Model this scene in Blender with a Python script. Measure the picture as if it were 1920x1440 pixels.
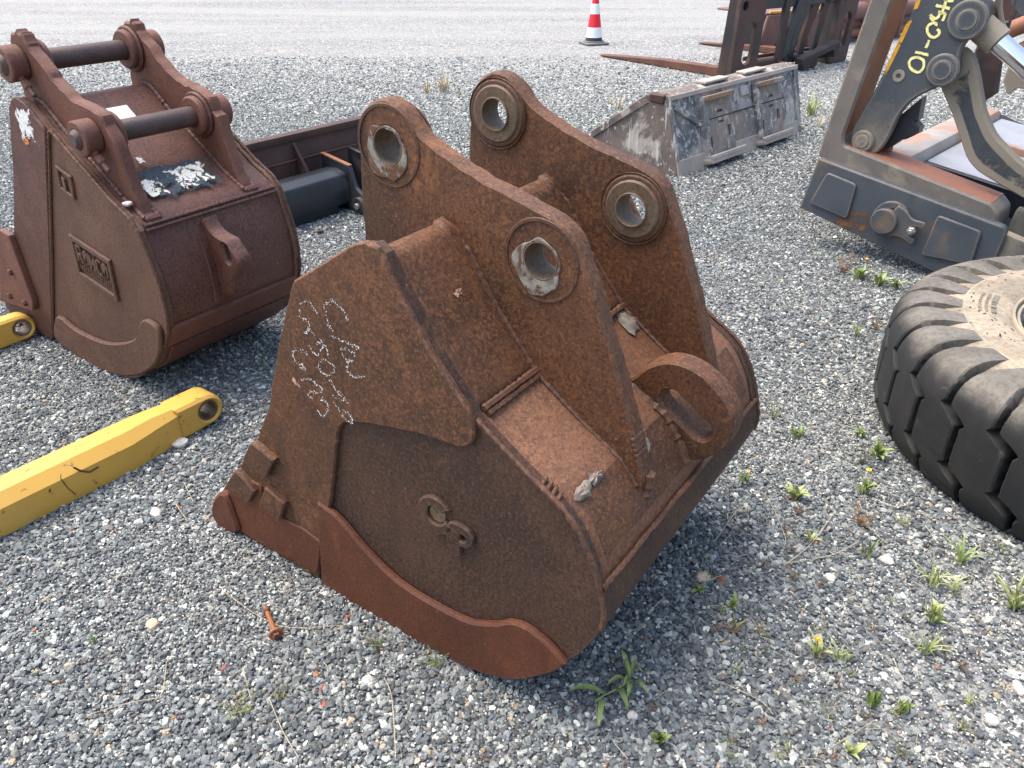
import bpy, bmesh, math, random
import numpy as np
from mathutils import Vector, Matrix
from mathutils.geometry import tessellate_polygon

random.seed(7); RNG = np.random.default_rng(7)
for o in list(bpy.data.objects): bpy.data.objects.remove(o)
SC = bpy.context.scene
COL = SC.collection

# ------------------------------------------------------------------ camera, light, exposure
PITCH = 31.0; CAMH = 1.6; FPX = 1442.0            # FPX: focal length in pixels of the 1920 px wide photograph
cam = bpy.data.cameras.new('camera'); camo = bpy.data.objects.new('camera', cam); COL.objects.link(camo)
camo.location = (0, 0, CAMH); camo.rotation_euler = (math.radians(90 - PITCH), 0, 0)
cam.sensor_fit = 'HORIZONTAL'; cam.sensor_width = 36.0; cam.lens = 36.0 * FPX / 1920.0
cam.clip_start = 0.05; cam.clip_end = 500
SC.camera = camo
SUN_EL, SUN_AZ = 66.0, 290.0                       # azimuth: compass-like, clockwise from +Y
world = bpy.data.worlds.new('World'); SC.world = world; world.use_nodes = True
wn = world.node_tree; wn.nodes.clear()
sky = wn.nodes.new('ShaderNodeTexSky'); sky.sky_type = 'NISHITA'; sky.sun_disc = False
sky.sun_elevation = math.radians(SUN_EL); sky.sun_rotation = math.radians(SUN_AZ)
sky.air_density = 1.2; sky.dust_density = 5.0; sky.ozone_density = 1.0
bg = wn.nodes.new('ShaderNodeBackground'); bg.inputs[1].default_value = 0.15
wo = wn.nodes.new('ShaderNodeOutputWorld')
wn.links.new(sky.outputs[0], bg.inputs[0]); wn.links.new(bg.outputs[0], wo.inputs[0])
sl = bpy.data.lights.new('sun', 'SUN'); sl.energy = 1.0; sl.angle = math.radians(40); sl.color = (1.0, 0.96, 0.90)
slo = bpy.data.objects.new('sun', sl); COL.objects.link(slo)
_a = math.radians(SUN_AZ); _e = math.radians(SUN_EL)
sdir = Vector((math.sin(_a) * math.cos(_e), math.cos(_a) * math.cos(_e), math.sin(_e)))
slo.rotation_euler = sdir.to_track_quat('Z', 'Y').to_euler(); slo.location = sdir * 30
vs = SC.view_settings; vs.view_transform = 'Standard'; vs.look = 'None'; vs.gamma = 1.0; vs.exposure = 1.42
vs.use_curve_mapping = False

# ------------------------------------------------------------------ photo pixel -> direction helpers
_t = math.radians(PITCH)
CP = np.array([0, 0, CAMH]); FW = np.array([0, math.cos(_t), -math.sin(_t)]); DN = np.array([0, -math.sin(_t), -math.cos(_t)]); RT = np.array([1.0, 0, 0])
def ray(x, y): return RT * (x - 960) / FPX + DN * (y - 720) / FPX + FW
def ground(x, y, z=0.0):
    d = ray(x, y); return CP + d * ((z - CAMH) / d[2])
class Frame:
    """local axes: w (horizontal, along the thing's width), u (horizontal, square to it), z up"""
    def __init__(s, p0, yaw):
        a = math.radians(yaw); s.yaw = a; s.p0 = np.array(p0, float)
        s.w = np.array([math.cos(a), math.sin(a), 0]); s.u = np.array([-math.sin(a), math.cos(a), 0])
    def side(s, x, y, w=0.0):                      # where the pixel's ray meets the plane w = const
        d = ray(x, y); t = ((s.p0 + s.w * w - CP) @ s.w) / (d @ s.w); P = CP + t * d - s.p0
        return float(P @ s.u), float(P[2])
    def face(s, x, y, u=0.0):                      # ... the plane u = const
        d = ray(x, y); t = ((s.p0 + s.u * u - CP) @ s.u) / (d @ s.u); P = CP + t * d - s.p0
        return float(P @ s.w), float(P[2])

# ------------------------------------------------------------------ materials
def mk(name):
    m = bpy.data.materials.new(name); m.use_nodes = True; nt = m.node_tree; nt.nodes.clear()
    out = nt.nodes.new('ShaderNodeOutputMaterial'); b = nt.nodes.new('ShaderNodeBsdfPrincipled')
    nt.links.new(b.outputs[0], out.inputs[0]); b.inputs['Specular IOR Level'].default_value = 0.42
    return m, nt, b
def coords(nt, off=(0, 0, 0), sc=(1, 1, 1), kind='Object'):
    tc = nt.nodes.new('ShaderNodeTexCoord'); mp = nt.nodes.new('ShaderNodeMapping')
    mp.inputs['Location'].default_value = off; mp.inputs['Scale'].default_value = sc
    nt.links.new(tc.outputs[kind], mp.inputs[0]); return mp.outputs[0]
def noise(nt, v, scale, detail=6, rough=0.6, dist=0.0):
    n = nt.nodes.new('ShaderNodeTexNoise'); n.inputs['Scale'].default_value = scale; n.inputs['Detail'].default_value = detail
    n.inputs['Roughness'].default_value = rough; n.inputs['Distortion'].default_value = dist
    nt.links.new(v, n.inputs['Vector']); return n.outputs['Fac']
def ramp(nt, f, a, b, c0=(0, 0, 0), c1=(1, 1, 1)):
    r = nt.nodes.new('ShaderNodeMapRange'); r.interpolation_type = 'SMOOTHSTEP'
    r.inputs['From Min'].default_value = a; r.inputs['From Max'].default_value = b
    nt.links.new(f, r.inputs['Value']); return r.outputs[0]
def mix(nt, f, a, b, mode='MIX'):
    m = nt.nodes.new('ShaderNodeMix'); m.data_type = 'RGBA'; m.blend_type = mode
    def put(sock, v):
        if isinstance(v, (tuple, list)): sock.default_value = (v[0], v[1], v[2], 1)
        elif isinstance(v, (int, float)): sock.default_value = v
        else: nt.links.new(v, sock)
    put(m.inputs[0], f); put(m.inputs[6], a); put(m.inputs[7], b); return m.outputs[2]
def mul(nt, a, b, op='MULTIPLY'):
    m = nt.nodes.new('ShaderNodeMath'); m.operation = op
    for i, v in enumerate((a, b)):
        if isinstance(v, (int, float)): m.inputs[i].default_value = v
        else: nt.links.new(v, m.inputs[i])
    return m.outputs[0]
def bump(nt, b, h, strength=0.4, dist=0.004):
    n = nt.nodes.new('ShaderNodeBump'); n.inputs['Strength'].default_value = strength; n.inputs['Distance'].default_value = dist
    nt.links.new(h, n.inputs['Height']); nt.links.new(n.outputs[0], b.inputs['Normal'])
def edge_wear_highlight(nt, width=0.006):
    """0..1 near real edges of the mesh (Bevel node normal against face normal)"""
    bv = nt.nodes.new('ShaderNodeBevel'); bv.samples = 4; bv.inputs['Radius'].default_value = width
    g = nt.nodes.new('ShaderNodeNewGeometry'); d = nt.nodes.new('ShaderNodeVectorMath'); d.operation = 'DOT_PRODUCT'
    nt.links.new(bv.outputs[0], d.inputs[0]); nt.links.new(g.outputs['Normal'], d.inputs[1])
    return ramp(nt, mul(nt, 1.0, d.outputs['Value'], 'SUBTRACT'), 0.02, 0.25)

def rust(name, dark, mid, hot, pale=(0.30, 0.20, 0.15), hotamt=0.55, off=(0, 0, 0), big=3.0, rough=0.66, edge=(0.27, 0.18, 0.14), edgeamt=0.65, bstr=0.5, grain=0.58, stain=0.38, bloom=0.6):
    m, nt, b = mk(name); v = coords(nt, off)
    c = mix(nt, ramp(nt, noise(nt, v, big, 7, 0.66, 0.5), 0.38, 0.62), dark, mid)
    fine = noise(nt, v, 60, 8, 0.74)
    bigh = ramp(nt, noise(nt, v, big * 1.7, 5, 0.6, 0.3), 0.35, 0.65)
    c = mix(nt, mul(nt, mul(nt, ramp(nt, fine, 0.47, 0.62), hotamt), bigh, 'MULTIPLY'), c, hot)
    pit = noise(nt, v, 105, 6, 0.75)
    c = mix(nt, mul(nt, ramp(nt, pit, 0.50, 0.58), grain), c, tuple(x * 0.42 for x in dark))
    c = mix(nt, mul(nt, ramp(nt, noise(nt, v, 125, 5, 0.7), 0.52, 0.60), grain), c, hot)
    c = mix(nt, mul(nt, ramp(nt, noise(nt, v, 75, 3, 0.5), 0.71, 0.76), 0.6), c, pale)
    c = mix(nt, mul(nt, ramp(nt, noise(nt, v, 1.5, 6, 0.62, 0.6), 0.46, 0.66), stain), c, tuple(x * 0.62 for x in dark))   # old dark scale
    c = mix(nt, mul(nt, mul(nt, ramp(nt, noise(nt, v, 5.5, 8, 0.7, 0.8), 0.58, 0.70), ramp(nt, fine, 0.40, 0.56)), bloom), c, tuple(x * 1.15 for x in hot))   # fresh bloom
    c = mix(nt, mul(nt, ramp(nt, noise(nt, coords(nt, off, (16, 16, 2.2)), 1.0, 5, 0.6), 0.52, 0.70), 0.30), c, tuple(x * 0.55 for x in dark))   # runs
    if edgeamt: c = mix(nt, mul(nt, mul(nt, edge_wear_highlight(nt), edgeamt), ramp(nt, fine, 0.35, 0.55)), c, edge)  # pale edges: some wear, plus edge highlights painted into the colour
    nt.links.new(c, b.inputs['Base Color'])
    r = nt.nodes.new('ShaderNodeMapRange'); r.inputs['To Min'].default_value = rough - 0.14; r.inputs['To Max'].default_value = rough + 0.1
    nt.links.new(fine, r.inputs[0]); nt.links.new(r.outputs[0], b.inputs['Roughness'])
    h = mul(nt, mul(nt, mul(nt, fine, pit, 'ADD'), .5), mul(nt, noise(nt, v, 7, 3, .5), 1.6), 'ADD'); bump(nt, b, h, bstr, 0.005)
    return m
def paint(name, col, col2, chip=(0.10, 0.045, 0.025), dust=(0.33, 0.28, 0.22), chipamt=0.62, dustlo=0.48, dusthi=0.7, rough=0.5, off=(0, 0, 0), big=4.0, edge=None, edgeamt=0.8, ew=0.006):
    m, nt, b = mk(name); v = coords(nt, off)
    c = mix(nt, ramp(nt, noise(nt, v, big, 5, 0.6), 0.35, 0.65), col, col2)
    dn = noise(nt, v, big * 0.8, 7, 0.65, 0.4); dm = ramp(nt, dn, dustlo, dusthi)
    c = mix(nt, mul(nt, dm, 0.8), c, dust)
    n2 = noise(nt, v, 22, 8, 0.7); ch = ramp(nt, n2, chipamt, chipamt + 0.04)
    if edge is not None:
        ed = mul(nt, mul(nt, edge_wear_highlight(nt, ew), ramp(nt, noise(nt, v, 16, 6, 0.7), 0.38, 0.52)), edgeamt)
        c = mix(nt, ed, c, edge)
    c = mix(nt, ch, c, chip); c = mix(nt, mul(nt, ramp(nt, noise(nt, v, 130, 4, 0.6), 0.62, 0.7), 0.5), c, dust)
    nt.links.new(c, b.inputs['Base Color'])
    r = mul(nt, mul(nt, dm, 0.3), rough, 'ADD'); nt.links.new(r, b.inputs['Roughness'])
    bump(nt, b, n2, 0.15, 0.002); return m
def streaks(m, col=(0.55, 0.52, 0.48), amt=0.75, sc=(26, 26, 3.0)):
    nt = m.node_tree; b = next(n for n in nt.nodes if n.type == 'BSDF_PRINCIPLED'); old = b.inputs['Base Color'].links[0].from_socket
    nt.links.new(mix(nt, mul(nt, ramp(nt, noise(nt, coords(nt, sc=sc), 1.0, 6, 0.65, 0.2), 0.57, 0.66), amt), old, col), b.inputs['Base Color']); return m
def plain(name, col, rough=0.7, metal=0.0, var=0.25, sc=40, bs=0.2):
    m, nt, b = mk(name); v = coords(nt); n = noise(nt, v, sc, 6, 0.65)
    c = mix(nt, ramp(nt, n, 0.3, 0.7), tuple(x * (1 - var) for x in col), tuple(min(1, x * (1 + var)) for x in col))
    nt.links.new(c, b.inputs['Base Color']); b.inputs['Roughness'].default_value = rough; b.inputs['Metallic'].default_value = metal
    bump(nt, b, n, bs, 0.002); return m
def patchy(name, col, lo, hi, sc=14, rough=0.6, col2=None):
    """paint or sticker remains: what has flaked off is simply not there"""
    m, nt, b = mk(name); v = coords(nt); n = noise(nt, v, sc, 8, 0.72, 0.6)
    c = mix(nt, ramp(nt, noise(nt, v, sc * 3, 4, 0.6), 0.4, 0.6), col, col2 or tuple(x * 0.8 for x in col))
    nt.links.new(c, b.inputs['Base Color']); b.inputs['Roughness'].default_value = rough
    t = nt.nodes.new('ShaderNodeBsdfTransparent'); ms = nt.nodes.new('ShaderNodeMixShader')
    tc = nt.nodes.new('ShaderNodeTexCoord'); sx = nt.nodes.new('ShaderNodeSeparateXYZ'); nt.links.new(tc.outputs['Generated'], sx.inputs[0]); d = None
    for k in (0, 1, 2):
        a = mul(nt, mul(nt, mul(nt, sx.outputs[k], .5, 'SUBTRACT'), 0, 'ADD'), 2.0); ab = mul(nt, a, 0, 'ABSOLUTE'); d = ab if d is None else mul(nt, d, ab, 'MAXIMUM')
    n = mul(nt, n, mul(nt, ramp(nt, d, .45, 1.0), .22), 'SUBTRACT')
    nt.links.new(ramp(nt, n, lo, hi), ms.inputs[0]); nt.links.new(t.outputs[0], ms.inputs[1]); nt.links.new(b.outputs[0], ms.inputs[2])
    nt.links.new(ms.outputs[0], nt.nodes['Material Output'].inputs[0]); return m

M = {}
M['rust'] = rust('rust_brown', (0.064, 0.029, 0.016), (0.125, 0.051, 0.022), (0.24, 0.098, 0.034))
M['rust_dark'] = rust('rust_dark', (0.036, 0.019, 0.013), (0.064, 0.031, 0.019), (0.135, 0.060, 0.026), hotamt=0.5, off=(3, 1, 2))
M['rust_red'] = rust('rust_red', (0.085, 0.024, 0.0095), (0.118, 0.034, 0.012), (0.175, 0.056, 0.019), hotamt=0.45, grain=.42, off=(5, 2, 1), edge=(0.23, 0.15, 0.13))
M['rust_warm'] = rust('rust_warm', (0.125, 0.054, 0.028), (0.18, 0.080, 0.042), (0.30, 0.135, 0.062), hotamt=0.6, off=(1, 7, 3), pale=(0.36, 0.25, 0.2))
M['rust_plum'] = rust('rust_plum', (0.080, 0.031, 0.024), (0.118, 0.049, 0.035), (0.165, 0.070, 0.044), hotamt=0.6, grain=.75, off=(9, 3, 4), edge=(0.17, 0.115, 0.095), rough=0.56, stain=.5)
M['rust_plum_side'] = rust('rust_olive_plum', (0.094, 0.045, 0.031), (0.14, 0.075, 0.048), (0.19, 0.085, 0.045), hotamt=0.6, grain=.7, off=(9, 5, 4), edge=(0.20, 0.13, 0.10))
M['rust_ear'] = rust('rust_plum_ear', (0.125, 0.048, 0.034), (0.165, 0.068, 0.043), (0.22, 0.095, 0.05), hotamt=0.5, grain=.5, off=(4, 5, 4), edge=(0.12, 0.078, 0.07), edgeamt=0.8)
M['rust_orange'] = rust('rust_orange', (0.22, 0.075, 0.027), (0.30, 0.105, 0.036), (0.38, 0.14, 0.05), hotamt=0.4, off=(2, 2, 8), grain=0.35)
M['rust_flat'] = rust('rust_flat', (0.21, 0.085, 0.05), (0.26, 0.11, 0.066), (0.30, 0.12, 0.06), hotamt=0.3, off=(2, 9, 8), bstr=0.15, grain=0.2)
M['rust_blade'] = rust('rust_blade', (0.055, 0.026, 0.022), (0.075, 0.034, 0.027), (0.10, 0.045, 0.03), hotamt=0.3, off=(6, 6, 0), grain=0.35)
M['weld'] = rust('weld', (0.075, 0.036, 0.022), (0.12, 0.055, 0.03), (0.17, 0.075, 0.035), big=9, off=(8, 0, 2), edgeamt=0)
M['pin'] = rust('pin_steel', (0.070, 0.046, 0.041), (0.105, 0.066, 0.055), (0.14, 0.078, 0.055), hotamt=0.35, rough=0.55, grain=.4, off=(0, 4, 4))
def grout():
    m, nt, b = mk('cracked_grey_filler'); v = coords(nt)
    c = mix(nt, ramp(nt, noise(nt, v, 26, 6, 0.6), 0.35, 0.6), (0.14, 0.125, 0.10), (0.28, 0.26, 0.215))
    c = mix(nt, ramp(nt, noise(nt, v, 17, 7, 0.7, 0.8), 0.47, 0.55), c, (0.12, 0.058, 0.03))
    n = noise(nt, v, 60, 8, 0.75); c = mix(nt, ramp(nt, n, 0.60, 0.64), c, (0.045, 0.03, 0.02))
    nt.links.new(c, b.inputs['Base Color']); b.inputs['Roughness'].default_value = 0.9; bump(nt, b, n, 0.7, 0.004); return m
M['grout'] = grout()
M['mud'] = plain('dried_mud', (0.17, 0.145, 0.115), .9, 0, .35, 45, .6)
M['bore'] = rust('bore_steel', (0.10, 0.070, 0.042), (0.17, 0.125, 0.080), (0.17, 0.075, 0.035), hotamt=0.8, off=(1, 1, 6), big=9, rough=0.55)
M['yellow'] = paint('yellow_paint', (0.60, 0.35, 0.065), (0.54, 0.30, 0.05), chip=(0.15, 0.045, 0.025), dust=(0.58, 0.40, 0.13), chipamt=0.625, rough=0.5, edge=(0.22, 0.07, 0.03), edgeamt=0.6, big=2.0)
M['slate'] = paint('slate_paint', (0.050, 0.060, 0.072), (0.066, 0.076, 0.088), chip=(0.16, 0.07, 0.03), dust=(0.17, 0.115, 0.065), chipamt=0.69, dustlo=0.56, dusthi=0.74, edge=(0.34, 0.24, 0.15), rough=0.55, ew=.016, edgeamt=1.0)
M['slate_dirty'] = paint('slate_dirty', (0.060, 0.068, 0.076), (0.12, 0.115, 0.10), chip=(0.17, 0.07, 0.03), dust=(0.26, 0.215, 0.16), chipamt=0.70, dustlo=0.40, dusthi=0.56, edge=(0.36, 0.29, 0.21), rough=0.6, big=3.0, ew=0.02)
M['slate_muddy'] = paint('slate_muddy', (0.24, 0.205, 0.155), (0.20, 0.175, 0.135), chip=(0.05, 0.05, 0.055), dust=(0.09, 0.09, 0.088), chipamt=0.74, dustlo=0.56, dusthi=0.72, edge=(0.42, 0.35, 0.26), rough=0.75, big=2.2, ew=0.02)
def lever_mat(name, z0, z1, ew=.03):
    m, nt, b = mk(name); v = coords(nt); sp = nt.nodes.new('ShaderNodeSeparateXYZ'); nt.links.new(v, sp.inputs[0])
    n = noise(nt, v, 7, 8, .7, .5); h = mul(nt, sp.outputs[2], mul(nt, n, .35), 'ADD')
    c = mix(nt, ramp(nt, noise(nt, v, 3, 5, .6), .35, .65), (0.048, 0.057, 0.068), (0.062, 0.070, 0.080))
    mud = mix(nt, ramp(nt, noise(nt, v, 9, 6, .65), .38, .62), (.24, .205, .155), (.165, .145, .115))
    c = mix(nt, mul(nt, ramp(nt, h, z1, z0), ramp(nt, noise(nt, v, 18, 8, .75), .30, .50)), c, mud)
    c = mix(nt, mul(nt, mul(nt, edge_wear_highlight(nt, ew), ramp(nt, n, .34, .50)), .9), c, (.36, .30, .22))
    f = noise(nt, v, 90, 6, .7); c = mix(nt, mul(nt, ramp(nt, f, .60, .68), .6), c, (.27, .23, .18))
    nt.links.new(c, b.inputs['Base Color']); b.inputs['Roughness'].default_value = .62; bump(nt, b, f, .2, .002); return m
M['lever'] = lever_mat('lever_paint', .74, 1.02); M['link'] = lever_mat('link_paint', -9, -8, .06); M['mast'] = paint('mast_paint', (.115, .105, .095), (.16, .14, .12), chip=(.21, .09, .04), dust=(.25, .205, .155), chipamt=.62, dustlo=.5, dusthi=.62, edge=(.24, .11, .05), rough=.6, big=5, ew=.02)
M['grey_sheet'] = paint('grey_sheet', (0.30, 0.31, 0.34), (0.24, 0.25, 0.28), chip=(0.25, 0.12, 0.06), dust=(0.36, 0.34, 0.32), chipamt=0.72, rough=0.45)
M['beam_worn'] = paint('beam_worn', (0.26, 0.24, 0.225), (0.32, 0.30, 0.28), chip=(0.34, 0.13, 0.06), dust=(0.40, 0.185, 0.105), chipamt=0.62, dustlo=0.45, dusthi=0.6, rough=0.55, edge=(0.16, 0.14, 0.13))
M['black'] = paint('black_paint', (0.012, 0.016, 0.022), (0.022, 0.026, 0.032), chip=(0.09, 0.05, 0.03), dust=(0.085, 0.075, 0.06), chipamt=0.68, dustlo=0.55, dusthi=0.75, edge=(0.18, 0.11, 0.07), rough=0.38)
M['black_rust'] = paint('black_rust', (0.018, 0.017, 0.020), (0.036, 0.026, 0.025), chip=(0.12, 0.06, 0.045), dust=(0.085, 0.046, 0.036), chipamt=0.64, dustlo=0.44, dusthi=0.62, edge=(0.20, 0.12, 0.085), rough=0.6)
M['tower'] = paint('tower_rust', (0.035, 0.026, 0.027), (0.075, 0.042, 0.036), chip=(0.02, 0.02, 0.022), dust=(0.11, 0.060, 0.05), chipamt=0.60, dustlo=0.44, dusthi=0.60, edge=(0.17, 0.10, 0.08), rough=0.6)
M['skid_black'] = paint('skid_black', (0.085, 0.095, 0.106), (0.13, 0.135, 0.142), chip=(0.45, 0.42, 0.38), dust=(0.40, 0.375, 0.34), chipamt=0.55, dustlo=0.43, dusthi=0.62, edge=(0.52, 0.48, 0.42), rough=0.7, big=6)
M['skid_side'] = paint('skid_side', (0.16, 0.125, 0.105), (0.10, 0.08, 0.072), chip=(0.50, 0.47, 0.43), dust=(0.42, 0.38, 0.34), chipamt=0.60, dustlo=0.52, dusthi=0.62, edge=(0.42, 0.37, 0.32), rough=0.75, big=5)
M['skid_worn'] = paint('skid_worn', (0.14, 0.14, 0.14), (0.23, 0.18, 0.14), chip=(0.45, 0.42, 0.38), dust=(0.30, 0.25, 0.21), chipamt=0.58, dustlo=0.45, dusthi=0.62, edge=(0.45, 0.41, 0.36), rough=0.7, big=7)
M['skid_rust'] = paint('skid_rust', (0.24, 0.155, 0.105), (0.18, 0.105, 0.07), chip=(0.42, 0.37, 0.32), dust=(0.32, 0.27, 0.225), chipamt=0.60, dustlo=0.48, dusthi=0.65, rough=0.8)
M['skid_pale'] = paint('skid_pale', (0.30, 0.265, 0.225), (0.36, 0.32, 0.28), chip=(0.16, 0.10, 0.07), dust=(0.42, 0.38, 0.33), chipamt=0.62, dustlo=0.5, dusthi=0.7, rough=0.8)
for k_ in ('skid_black', 'skid_worn', 'skid_side'): streaks(M[k_])
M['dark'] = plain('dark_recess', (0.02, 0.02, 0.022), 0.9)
M['chrome'] = plain('chrome', (0.75, 0.77, 0.80), 0.14, 1.0, 0.03, 8, 0.0)
M['bolt'] = plain('zinc_bolt', (0.32, 0.32, 0.31), 0.5, 0.6, 0.3, 60)
M['chalk'] = plain('chalk', (0.80, 0.78, 0.77), 0.95)
M['chalk_yellow'] = plain('yellow_marker', (0.82, 0.74, 0.30), 0.8)
M['pinkmark'] = plain('scraped_pink', (0.52, 0.30, 0.22), 0.9)
M['white'] = plain('white_plastic', (0.80, 0.80, 0.80), 0.45, 0, 0.04)
M['red'] = plain('red_plastic', (0.72, 0.018, 0.035), 0.4, 0, 0.08)
M['coneblack'] = plain('cone_rubber', (0.035, 0.038, 0.042), 0.7)
M['conebase'] = plain('cone_base', (0.16, 0.165, 0.17), 0.8)
M['mauve'] = rust('mauve_rust', (0.16, 0.082, 0.075), (0.20, 0.105, 0.095), (0.26, 0.13, 0.10), hotamt=0.35, off=(6, 1, 0), grain=0.3)
M['tine'] = rust('tine_rust', (0.10, 0.042, 0.027), (0.145, 0.062, 0.038), (0.20, 0.085, 0.05), hotamt=0.4, off=(6, 1, 9), grain=0.35)
M['leaf'] = plain('leaf_green', (0.20, 0.265, 0.08), 0.55, 0, 0.35, 25)
M['leaf_pale'] = plain('leaf_pale', (0.31, 0.35, 0.13), 0.6, 0, 0.35, 25)
M['leaf_dull'] = plain('leaf_dull', (0.22, 0.235, 0.10), 0.7, 0, 0.35, 30)
M['straw'] = plain('straw', (0.50, 0.42, 0.28), 0.8)
M['straw_brown'] = plain('straw_brown', (0.22, 0.13, 0.07), 0.8)
M['petal_orange'] = plain('petal_orange', (0.85, 0.22, 0.02), 0.6)
M['petal_yellow'] = plain('petal_yellow', (0.90, 0.68, 0.02), 0.6)
M['palestone'] = plain('pale_stone', (0.62, 0.57, 0.50), 0.85, 0, 0.25, 60, 0.5)
M['tanstone'] = plain('tan_stone', (0.48, 0.38, 0.27), 0.85, 0, 0.35, 50, 0.5)
M['brick'] = plain('brick_red', (0.30, 0.09, 0.06), 0.85, 0, 0.3, 60, 0.4)
M['flake_white'] = patchy('white_sticker_remains', (0.78, 0.77, 0.72), 0.48, 0.51, 34, 0.6, (0.74, 0.66, 0.50))
M['flake_white_dense'] = patchy('white_sticker_left', (0.80, 0.79, 0.76), 0.44, 0.47, 26, 0.5)
M['flake_orange'] = patchy('orange_sticker_left', (0.80, 0.24, 0.03), 0.40, 0.43, 30, 0.5)
M['flake_navy'] = patchy('navy_paint_remains', (0.020, 0.032, 0.045), 0.31, 0.50, 14, 0.45, (0.03, 0.055, 0.07))
M['flake_slate'] = patchy('slate_paint_left', (0.052, 0.060, 0.070), 0.24, 0.46, 9, 0.5)
M['flake_rust'] = patchy('rust_stain', (0.20, 0.10, 0.045), 0.38, 0.60, 10, 0.8)
M['flake_yellow'] = patchy('yellow_paint_remains', (0.72, 0.36, 0.03), 0.40, 0.44, 18, 0.5)
def rubber(name, c0, c1, lo, hi, soil=0.0):
    m, nt, b = mk(name); v = coords(nt); n = noise(nt, v, 6, 8, 0.65, 0.4)
    c = mix(nt, ramp(nt, n, lo, hi), c0, c1); f = noise(nt, v, 60, 8, 0.7)
    c = mix(nt, mul(nt, ramp(nt, noise(nt, v, 11, 8, 0.75, 0.6), 0.585, 0.68), soil), c, (0.17, 0.145, 0.105))
    c = mix(nt, mul(nt, ramp(nt, f, 0.45, 0.6), 0.25), c, tuple(x * 0.5 for x in c0))
    nt.links.new(c, b.inputs['Base Color']); b.inputs['Roughness'].default_value = 0.75; bump(nt, b, f, 0.25, 0.004); return m
M['tread'] = rubber('tread_rubber', (0.020, 0.021, 0.022), (0.036, 0.034, 0.031), 0.40, 0.7, 0.7)
def lugmat(name='lug_rubber', lo=.365, hi=.445, dust=(0.175, 0.158, 0.130)):
    # dust lies on the sidewall end of each lug, by height on the tyre itself (object space)
    m, nt, b = mk(name); v = coords(nt); n = noise(nt, v, 6, 8, 0.65, 0.4); f = noise(nt, v, 60, 8, 0.7)
    tc = nt.nodes.new('ShaderNodeTexCoord'); sp = nt.nodes.new('ShaderNodeSeparateXYZ'); nt.links.new(tc.outputs['Object'], sp.inputs[0])
    h = mul(nt, sp.outputs[2], mul(nt, mul(nt, n, 0.5, 'SUBTRACT'), 0.12), 'ADD')
    c = mix(nt, ramp(nt, n, 0.40, 0.7), (0.014, 0.015, 0.016), (0.026, 0.025, 0.023))
    c = mix(nt, mul(nt, ramp(nt, noise(nt, v, 11, 8, 0.75, 0.6), 0.60, 0.70), 0.6), c, (0.15, 0.125, 0.09))
    c = mix(nt, ramp(nt, h, lo, hi), c, mix(nt, ramp(nt, noise(nt, v, 5, 6, .6), .42, .62), dust, tuple(x * .68 for x in dust)))
    c = mix(nt, mul(nt, ramp(nt, f, 0.45, 0.6), 0.3), c, (0.02, 0.019, 0.017))
    nt.links.new(c, b.inputs['Base Color']); b.inputs['Roughness'].default_value = 0.75; bump(nt, b, f, 0.25, 0.004); return m
M['lug'] = lugmat()
M['carcass'] = lugmat('carcass_rubber', .36, .425, (.35, .29, .21))
M['sidewall'] = rubber('sidewall_dusty', (0.36, 0.295, 0.21), (0.24, 0.215, 0.175), 0.42, 0.66)
M['sidewall_dark'] = rubber('sidewall_dark', (0.20, 0.175, 0.14), (0.26, 0.225, 0.17), 0.42, 0.66)
M['rim'] = plain('rim_paint', (0.16, 0.175, 0.20), 0.5, 0, 0.2, 12)

# ------------------------------------------------------------------ mesh helpers
def link(o, parent=None):
    COL.objects.link(o)
    if parent is not None: o.parent = parent
    return o
def thing(name, label, cat, loc=(0, 0, 0), rz=0.0, group=None):
    o = bpy.data.objects.new(name, None); o.empty_display_size = 0.1; COL.objects.link(o)
    o.location = tuple(float(x) for x in loc); o.rotation_euler = (0, 0, rz); tag(o, label, cat, group); return o
def tag(o, label=None, cat=None, group=None, kind=None):
    if label: o['label'] = label
    if cat: o['category'] = cat
    if group: o['group'] = group
    if kind: o['kind'] = kind
    return o
def mesh(name, verts, faces, mat, parent=None, ang=35, smooth=True, label=None):
    me = bpy.data.meshes.new(name); me.from_pydata([tuple(map(float, v)) for v in verts], [], faces); me.validate(); me.update()
    bm = bmesh.new(); bm.from_mesh(me); bmesh.ops.recalc_face_normals(bm, faces=bm.faces); bm.to_mesh(me); bm.free()
    if smooth:
        me.polygons.foreach_set('use_smooth', [True] * len(me.polygons)); me.set_sharp_from_angle(angle=math.radians(ang))
    me.materials.append(M[mat] if isinstance(mat, str) else mat)
    o = link(bpy.data.objects.new(name, me), parent)
    if label: o['label'] = label
    return o
def area2(p): return sum(p[i][0] * p[(i + 1) % len(p)][1] - p[(i + 1) % len(p)][0] * p[i][1] for i in range(len(p)))
def circ(c, r, n=32, a0=0): return [(c[0] + r * math.cos(a0 + 2 * math.pi * i / n), c[1] + r * math.sin(a0 + 2 * math.pi * i / n)) for i in range(n)]
def slot(a, b, r, n=10):
    d = math.atan2(b[1] - a[1], b[0] - a[0])
    return [(b[0] + r * math.cos(d - math.pi / 2 + math.pi * i / n), b[1] + r * math.sin(d - math.pi / 2 + math.pi * i / n)) for i in range(n + 1)] + \
           [(a[0] + r * math.cos(d + math.pi / 2 + math.pi * i / n), a[1] + r * math.sin(d + math.pi / 2 + math.pi * i / n)) for i in range(n + 1)]
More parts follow.
